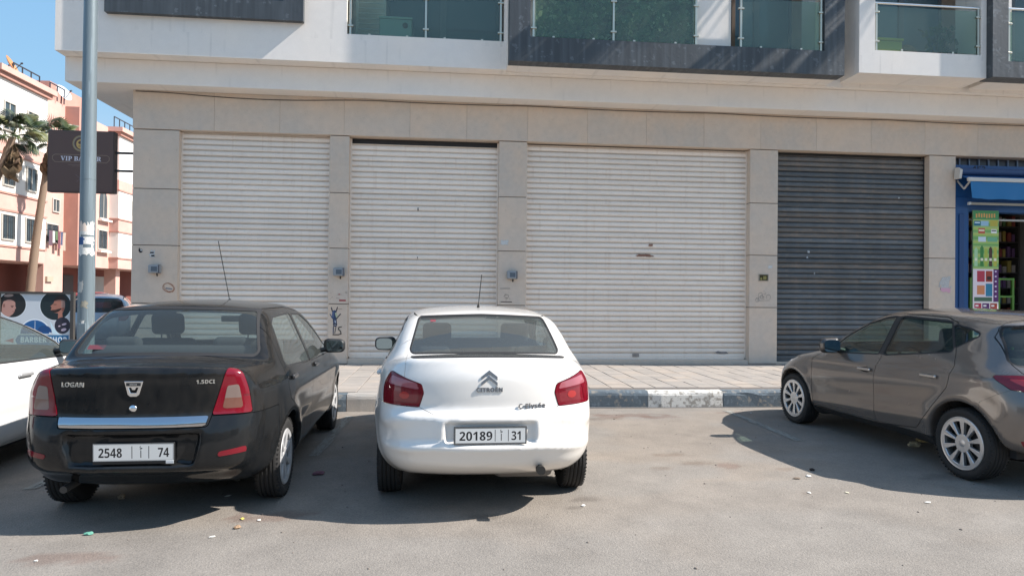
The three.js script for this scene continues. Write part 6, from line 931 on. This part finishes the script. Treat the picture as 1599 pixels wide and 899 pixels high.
// ================================================================ pink and white block across the side street
{
  const A = thing('pink_building', 'pink and white four-storey block with projecting bays and a ground floor arcade, far left', 'building'), r = rng(51);
  const pk = S(0xffffff, 0.88, { map: rep(T.pink, 4) }), pk2 = S([0.8, 0.68, 0.64], 0.88, { map: rep(T.pink, 5) }), wh = S([0.78, 0.745, 0.69], 0.88), dk = S([0.2, 0.07, 0.055], 0.9), gl = P([0.05, 0.07, 0.08], 0.1), fr = S([0.5, 0.47, 0.42], 0.7), iron = S([0.04, 0.045, 0.055], 0.6);
  const W = -26.7, box = (n, x0, x1, y0, y1, z0, z1, m) => part(n, bx(x0, x1, y0, y1, z0, z1), m, A);
  box('wall', -38, W, 3.28, 14.5, -75, -20, pk); box('ground_floor', -38, -29.2, 0, 3.28, -75, -20, dk);
  for (const [z0, z1] of [[-20.8, -20], [-27.5, -26.7], [-37.2, -34.9], [-45.6, -44.9], [-52, -51.2], [-59, -58]]) box('arcade_pillar', -27.6, W + 0.0, 0, 3.28, z0, z1, pk);
  // storeys: [y0,y1,material] of the bays
  const bands = [[3.29, 4.14, pk], [4.14, 6.24, wh], [6.24, 7.27, pk], [7.27, 9.58, wh], [9.58, 10.4, pk], [10.4, 13.93, wh]];
  const bay = (z0, z1, x1) => {
    for (const [y0, y1, m] of bands) box('bay_wall', W, x1, y0, y1, z0, z1, m);
    for (const y of [4.14, 6.24, 7.27, 9.58]) box('ledge', W, x1 + 0.07, y - 0.06, y + 0.05, z0 - 0.06, z1 + 0.06, pk2);
    box('cornice', W, x1 + 0.2, 13.95, 14.2, z0 - 0.2, z1 + 0.2, pk2); box('cornice', W, x1 + 0.4, 14.22, 14.56, z0 - 0.4, z1 + 0.4, pk);
  };
  const win = (x, zc, w, y0, y1, bars, arch) => {
    const g = partGroup('window', A); const F = (a, b, c, d, e0, e1) => bx(x + e0, x + e1, c, d, a, b);
    if (arch) { const s = []; for (let k = 0; k <= 12; k++) { const t = Math.PI * k / 12; s.push([w / 2 * Math.cos(t), y1 - w / 2 + w * 0.75 * Math.sin(t)]); } s.push([-w / 2, y0], [w / 2, y0]); const e = ext(s, 0.03, 0); e.rotateY(Math.PI / 2); e.translate(x + 0.005, 0, zc); part('pane', e, gl, g); part('frame', [F(zc - w / 2 - 0.06, zc + w / 2 + 0.06, y0 - 0.08, y0, 0, 0.12), F(zc - 0.025, zc + 0.025, y0, y1, 0.036, 0.06)], fr, g); return; }
    part('pane', bx(x - 0.02, x + 0.012, y0, y1, zc - w / 2, zc + w / 2), gl, g);
    part('frame', [F(zc - w / 2 - 0.08, zc - w / 2, y0 - 0.08, y1 + 0.08, 0, 0.08), F(zc + w / 2, zc + w / 2 + 0.08, y0 - 0.08, y1 + 0.08, 0, 0.08), F(zc - w / 2, zc + w / 2, y1, y1 + 0.08, 0, 0.08), F(zc - w / 2, zc + w / 2, y0 - 0.08, y0, 0, 0.1), F(zc - 0.03, zc + 0.03, y0, y1, 0.012, 0.05)], fr, g);
    if (bars) { const L = []; for (let k = 0; k < 6; k++) L.push(F(zc - w / 2 + w * k / 5 - 0.012, zc - w / 2 + w * k / 5 + 0.012, y0, y1, 0.1, 0.124)); for (const y of [0.2, 0.8]) L.push(F(zc - w / 2, zc + w / 2, mix(y0, y1, y) - 0.01, mix(y0, y1, y) + 0.01, 0.126, 0.14)); part('grille', L, iron, g); }
  };
  bay(-33.45, -28.6, -25.8); bay(-26.5, -21.5, -25.8); bay(-49.5, -43.7, -26.0); bay(-60, -54, -26);
  for (const [z, n] of [[-31.85, 0], [-29.6, 1], [-25.4, 2], [-22.8, 3]]) { win(-25.8, z, 1.05, 4.55, 5.95, true); win(-25.8, z, 0.95, 7.75, 9.1, n % 2); win(-25.8, z, 0.95, 11.0, 12.6, false); }
  for (const z of [-46.6, -48.6, -56, -58.4]) { win(-26, z, 0.8, 4.75, 6.05, true); win(-26, z, 1.0, 7.9, 8.9, false); win(-26, z, 0.9, 11.2, 11.7, false); }
  win(W, -34.05, 0.5, 4.3, 6.0, false); win(W, -35.75, 1.25, 4.8, 6.0, true); win(W, -36.2, 0.7, 6.95, 7.75, false); win(W, -34.4, 0.8, 7.5, 9, false); win(W, -36.1, 1, 10.6, 12, false);
  // projecting pink stair bay seen end on, drainpipe, arched and barred windows
  box('stair_bay', W, -25.75, 3.285, 14.48, -39.4, -37.2, pk2);  // darker pink puts the shade of the end wall into the colour
  part('drainpipe', bar([-25.66, 0, -38.6], [-25.66, 14.3, -38.6], 0.09, 8), S([0.28, 0.06, 0.05], 0.6), A);
  win(W, -42.7, 1.15, 7.2, 9.1, false, true); win(W, -42.6, 1.2, 4.8, 6.2, true); win(W, -40.6, 0.8, 7.6, 8.8, false);
  for (const [z, y] of [[-42.7, 6.95], [-42.6, 4.5]]) part('sill', bx(W, W + 0.35, y, y + 0.14, z - 0.8, z + 0.8), wh, A);
  // arcade back: arched doors, shop fronts
  for (const z of [-29.4, -32.6, -24]) win(-29.19, z, 1.3, 0.3, 2.5, true, true);
  for (const [z, w, c] of [[-40.5, 1.2, [0.5, 0.4, 0.33]], [-42.6, 1.4, [0.08, 0.07, 0.07]], [-47, 2.8, [0.42, 0.42, 0.4]]]) part('shop_door', bx(-29.2, -29.12, 0.1, 2.7, z - w / 2, z + w / 2), S(c, 0.7), A);
  part('notice_box', bx(-26.69, -26.55, 2.1, 2.45, -35.8, -35.1), S([0.42, 0.36, 0.27], 0.7), A);
  // parapet rails and roof blocks
  for (const [z0, z1] of [[-33.9, -31.2], [-36.8, -35.1], [-48.5, -44]]) { const L = [], n = Math.round((z0 - z1) / -0.9); for (let k = 0; k <= n; k++) { const z = mix(z0, z1, k / n); L.push(bx(-26.6, -26.54, 14.5, 15.55, z - 0.03, z + 0.03)); } L.push(bx(-26.61, -26.53, 15.5, 15.56, z0, z1)); part('roof_rail', L, iron, A); }
  box('roof_block', -33, -29, 14.5, 16.9, -44, -39.5, pk2); box('roof_block', -31, -27.5, 14.5, 15.3, -52, -46.5, pk);
  // laundry
  const cl = [['#5f4a55', 0.45, 1.0], ['#b8b4af', 0.3, 0.8], ['#5a6f50', 0.3, 0.6], ['#74464f', 0.35, 1.15], ['#46506a', 0.3, 0.9], ['#a89a8a', 0.32, 1.25]];
  const lines = thing('clothes_line', 'thin clothes line below the barred window of the pink building', 'clothes line', [-26.3, 5.55, -35.7]); part('wire', bar([0, 0, -1], [0, 0, 1], 0.012, 5), iron, lines); for (const z of [-0.95, 0.95]) part('bracket', bar([-0.4, 0, z], [0, 0, z], 0.018, 5), iron, lines);
  const names = ['purple', 'white', 'green', 'wine red', 'navy blue', 'beige'];
  cl.forEach(([c, w, h], i) => { const n = 6, pos = [], idx = []; for (let a = 0; a <= n; a++) for (let b = 0; b <= n; b++) { const z = -w / 2 + w * a / n, y = -h * b / n; pos.push(0.03 * Math.sin(a * 2 + i) * b / n, y, z * (1 - 0.15 * Math.sin(b / n * 3))); if (a < n && b < n) { const k = a * (n + 1) + b; idx.push(k, k + 1, k + n + 1, k + 1, k + n + 2, k + n + 1); } } const g = new THREE.BufferGeometry(); g.setAttribute('position', new THREE.Float32BufferAttribute(pos, 3)); g.setIndex(idx); g.computeVertexNormals(); single('hanging_garment', g, S(c, 0.9, { side: THREE.DoubleSide }), names[i] + ' garment drying on the clothes line of the pink building', 'laundry').position.set(-26.29, 5.53, -34.95 - i * 0.33); });
  { const n = 5, g = new THREE.PlaneGeometry(0.45, 1.2, 4, 6); g.rotateY(Math.PI / 2); const p = g.attributes.position; for (let i = 0; i < p.count; i++) p.setX(i, 0.03 * Math.sin(p.getZ(i) * 18)); g.computeVertexNormals(); single('hanging_towel', g, S([0.1, 0.24, 0.36], 0.9, { side: THREE.DoubleSide }), 'blue towel hanging at the narrow window of the pink building', 'towel').position.set(-26.5, 5.3, -34.05); }
  // dishes
  const dish = (pos, turn, size, col, label) => { const o = thing('satellite_dish', label, 'satellite dish', pos, turn); const pts = []; for (let k = 0; k <= 10; k++) { const q = k / 10; pts.push(new THREE.Vector2(size * q, 0.28 * size * q * q)); } const g = new THREE.LatheGeometry(pts, 28); g.rotateX(Math.PI / 2 - 0.5); g.translate(0, size * 1.25, 0); part('reflector', g, S(col, 0.6, { side: THREE.DoubleSide }), o); part('mast', bar([0, 0, -0.1], [0, size * 1.25, -0.05], 0.045, 8), iron, o); part('feed_arm', [bar([0, size * 0.5, 0.15], [0, size * 1.5, size * 1.1], 0.025, 6), bar([0, size * 1.5, size * 1.05], [0, size * 1.55, size * 1.25], 0.06, 8)], iron, o); return o; };
  dish([-26.6, 14.6, -30.9], 1.75, 0.55, [0.5, 0.24, 0.1], 'orange rusty satellite dish on the roof edge of the pink building');
  dish([-26.8, 14.55, -37.0], 1.3, 0.6, [0.62, 0.64, 0.66], 'white satellite dish on the roof beside the rail of the pink building');
}
{
  // fan palms
  const frondGeo = (n, len, spread, droop) => {
    const pos = [], idx = [], pet = 0.75;
    const P3 = (t, a) => { const l = pet + len * t; return [Math.sin(a) * len * t * 0.95, l * 0 + -droop * (t ** 2) * (0.6 + 0.7 * Math.abs(a) / spread), pet + Math.cos(a) * len * t]; };
    const k0 = 0; pos.push(-0.02, 0, 0, 0.02, 0, 0, 0.012, 0.015, pet, -0.012, 0.015, pet); idx.push(0, 1, 2, 0, 2, 3);
    for (let i = 0; i < n; i++) { const a = -spread + 2 * spread * i / (n - 1), L = 1 - 0.25 * Math.abs(a) / spread, h = 0.36 * (2 * spread / n), k = pos.length / 3; const q = [[0, 0, 0], [0.45 * L, -h * 1.0, 0.02], [0.45 * L, h * 1.0, 0.02], [0.8 * L, 0, 0], [1.05 * L, 0.02, -0.12 - droop * 0.5]]; for (const [t, da, up] of q) { const p = P3(t, a + da); pos.push(p[0], p[1] + up, p[2]); } idx.push(k, k + 1, k + 3, k, k + 3, k + 2, k + 1, k + 4, k + 3, k + 3, k + 4, k + 2); }
    const g = new THREE.BufferGeometry(); g.setAttribute('position', new THREE.Float32BufferAttribute(pos, 3)); g.setIndex(idx); g.computeVertexNormals(); return g;
  };
  const green = [frondGeo(17, 0.8, 1.25, 0.18), frondGeo(15, 0.75, 1.15, 0.4)], dead = frondGeo(11, 0.6, 0.7, 0.35);
  const gm = [[0.085, 0.12, 0.03], [0.06, 0.095, 0.03], [0.14, 0.15, 0.04]].map((c) => P(c, 0.6, { transmission: 0.3, thickness: 0, side: THREE.DoubleSide })), dm = [[0.2, 0.13, 0.075], [0.14, 0.09, 0.055], [0.27, 0.19, 0.11]].map((c) => S(c, 0.9, { side: THREE.DoubleSide }));
  const palm = (label, base, top, seed, scale = 1, grp) => {
    const t = thing('palm_tree', label, 'palm tree', base, 0, grp), r = rng(seed), d = top.map((x, i) => x - base[i]);
    const n = 26, pos = [], idx = [], seg = 10; for (let k = 0; k <= n; k++) { const q = k / n, R = mix(0.26, 0.16, q) * (1 + 0.06 * (k % 2)) * scale, cx = d[0] * (q * 0.6 + 0.4 * q * q), cz = d[2] * q; for (let s = 0; s < seg; s++) pos.push(cx + R * Math.cos(s / seg * 6.2832), d[1] * q, cz + R * Math.sin(s / seg * 6.2832)); if (k < n) for (let s = 0; s < seg; s++) { const a = k * seg + s, b = k * seg + (s + 1) % seg; idx.push(a, a + seg, b, b, a + seg, b + seg); } }
    const g = new THREE.BufferGeometry(); g.setAttribute('position', new THREE.Float32BufferAttribute(pos, 3)); g.setIndex(idx); g.computeVertexNormals(); part('trunk', g, S([0.24, 0.17, 0.12], 0.95), t);
    for (let i = 0; i < 34; i++) { const m = part('frond', green[i % 2], gm[(r() * 3) | 0], t); m.position.set(...d); m.position.y += 0.1 * r(); m.rotation.order = 'YXZ'; m.rotation.set(0.5 - 1.75 * Math.pow(r(), 0.8), i * 2.4 + r() * 0.4, (r() - 0.5) * 0.8); m.scale.setScalar(scale * (0.8 + 0.4 * r())); }
    for (let i = 0; i < (d[1] > 3 ? 40 : 0); i++) { const m = part('dead_frond', dead, dm[(r() * 3) | 0], t); m.position.set(d[0], d[1] - 0.1 - r() * 0.9 * scale, d[2]); m.rotation.order = 'YXZ'; m.rotation.set(1.0 + 0.45 * r(), i * 2.4 + r(), (r() - 0.5) * 0.9); m.scale.setScalar(scale * (0.7 + 0.4 * r())); }
    return t;
  };
  palm('leaning fan palm with brown hanging fronds before the pink building, partly behind the barber sign', [-25.1, 0, -30.5], [-23.9, 10.6, -30.5], 5);
  palm('fan palm with drooping brown fronds at the left edge, trunk out of view', [-26.2, 0, -26.3], [-23.6, 9.9, -26.3], 9);
  palm('added fan palm, unseen on the ledge above the right balcony, its fronds shading the front', [11.3, 9.4, 0.95], [11.1, 10.3, 1.25], 15, 0.95);  // unseen palm added to throw frond shadows on the balcony fronts
  palm('added fan palm, unseen on the ledge above the dark balcony frame, streaking it with shadow', [7.0, 9.4, 0.8], [7.05, 10.2, 1.0], 25, 0.95);  // second palm added out of view, for shadow streaks on the ivy
}
{
  // row across the road behind the viewer, seen only in the glass and paint
  const H = thing('facing_building', 'cream apartment block across the road, mirrored in the car windows', 'building'); const wl = S([0.55, 0.47, 0.38], 0.9), gl = P([0.05, 0.06, 0.07], 0.1), fr = S([0.4, 0.38, 0.35], 0.7);
  part('wall', bx(-45, 40, 0, 7.2, 36, 46), wl, H); part('cornice', bx(-45.3, 40.3, 6.8, 7.4, 35.6, 36), wl, H);
  for (let k = 0; k < 2; k++) for (let i = 0; i < 20; i++) { const x = -42 + i * 4.1, y = 0.8 + k * 3.1; part('window', bx(x, x + 1.6, y, y + 1.7, 35.95, 36.01), gl, H); part('window_sill', bx(x - 0.1, x + 1.7, y - 0.12, y, 35.8, 36), fr, H); if (i % 3 === 1 && k) part('balcony', bx(x - 0.6, x + 2.2, y - 0.5, y + 0.5, 35.0, 35.94), S([0.6, 0.55, 0.48], 0.9), H); }
}
{
  // litter
  const crumple = (w, h, d, seed, col, rough = 0.8) => { const g = new THREE.IcosahedronGeometry(0.5, 2), p = g.attributes.position; for (let i = 0; i < p.count; i++) { const x = p.getX(i), y = p.getY(i), z = p.getZ(i), k = 0.65 + 0.7 * noise3(x * 4 + seed, y * 4, z * 4, seed); p.setXYZ(i, x * k * w, Math.max(-0.3 * h, y * k * h) + 0.3 * h, z * k * d); } g.computeVertexNormals(); return [g, S(col, rough, { flatShading: true })]; };
  const L = [['paper_wrapper', [-1.084, 7.083], 0.13, 0.05, 0.1, '#7d5560', 'crumpled pinkish wrapper in the shade between the two saloons', 'wrapper'], ['cigarette_box', [-2.46, 7.7], 0.09, 0.06, 0.07, '#a48f78', 'small beige crushed box under the black saloon', 'box'], ['plastic_scrap', [-2.309, 8.486], 0.07, 0.03, 0.05, '#5f9a88', 'green plastic scrap on the sunlit asphalt before the black saloon', 'litter'], ['paper_scrap', [-1.4, 8.246], 0.05, 0.015, 0.035, '#c8bd62', 'tiny yellow scrap on the asphalt', 'litter'], ['leaf_scrap', [-1.381, 8.43], 0.06, 0.03, 0.06, '#a08468', 'tan scrap just below the yellow scrap on the asphalt', 'litter'],
    ['paper_scrap', [-1.277, 8.282], 0.035, 0.012, 0.03, '#e6e4dc', 'tiny white scrap right of the yellow scrap', 'litter'], ['paper_scrap', [-1.492, 8.592], 0.05, 0.01, 0.025, '#dcdad2', 'tiny white scrap below the tan scrap', 'litter'], ['paper_scrap', [-2.388, 8.926], 0.03, 0.01, 0.025, '#e6e4dc', 'tiny white scrap at the bottom left of the asphalt', 'litter'], ['paper_scrap', [1.08, 8.113], 0.055, 0.012, 0.035, '#ecebe6', 'white scrap on the asphalt right of the white saloon', 'litter'],
    ['dropped_rag', [3.427, 7.232], 0.06, 0.035, 0.06, '#2c2420', 'small black lump on the asphalt at the shadow edge of the hatchback', 'litter'], ['paper_scrap', [3.283, 7.421], 0.08, 0.015, 0.05, '#e8e6e0', 'white scrap below the black lump on the asphalt', 'litter'], ['leaf_scrap', [3.133, 7.495], 0.09, 0.02, 0.04, '#7a6a5a', 'brown leaf scrap left of the white scrap', 'litter'], ['paper_scrap', [3.012, 7.91], 0.07, 0.01, 0.03, '#dedcd4', 'white scrap at the middle right of the open asphalt', 'litter'], ['paper_scrap', [3.824, 8.22], 0.07, 0.01, 0.03, '#dedcd4', 'white scrap nearest the bottom right', 'litter'], ['paper_scrap', [3.33, 7.93], 0.05, 0.01, 0.03, '#d8d0b4', 'cream scrap between two white scraps at right', 'litter'],
    ['crumpled_paper', [5.11, 6.328], 0.2, 0.09, 0.14, '#c9bfa4', 'crumpled pale paper on the ground under the brown hatchback', 'paper'], ['crumpled_paper', [5.36, 6.121], 0.18, 0.14, 0.14, '#a79a72', 'yellowish crumpled bag against the rear wheel of the brown hatchback', 'paper'], ['paper_scrap', [-1.907, 7.215], 0.09, 0.01, 0.04, '#d8d4cc', 'left white scrap in the dark under the black saloon', 'litter'], ['paper_scrap', [-1.746, 7.225], 0.13, 0.012, 0.06, '#e2ded6', 'larger white scrap under the black saloon by its right wheel', 'litter'], ['paper_scrap', [-1.673, 7.685], 0.07, 0.01, 0.04, '#d8d4cc', 'white scrap nearest the light under the black saloon', 'litter'], ['paper_scrap', [0.742, 7.197], 0.06, 0.01, 0.035, '#d8d4cc', 'white scrap in the dark under the white saloon', 'litter'], ['paper_scrap', [4.241, 4.249], 0.05, 0.01, 0.03, '#dedcd4', 'white scrap by the kerb before the hatchback nose', 'litter']];
  L.forEach(([n, [x, z], w, h, d, c, l, cat], i) => { const [g, m] = crumple(w * 0.75, h * 0.7, d * 0.75, i + 3, c); const o = single(n, g, m, l, cat); o.position.set(x, 0.004, z); o.rotation.y = i * 1.7; });
  const r = rng(66), pts = []; for (let i = 0; i < 420; i++) { const x = -8 + r() * 18, z = 3.9 + r() * 7, s = 0.004 + 0.009 * r() * r(); const g = new THREE.IcosahedronGeometry(s, 0); g.scale(1, 0.6, 1.2); g.translate(x, s * 0.4, z); pts.push(g); }
  single('loose_grit', pts, S([0.2, 0.17, 0.145], 0.95), 'scattered grit and tiny stones over the asphalt', 'grit', null, 'stuff');
}
scene.traverse((o) => { if (o.isMesh) { o.castShadow = true; o.receiveShadow = true; } });
renderer.render(scene, camera);
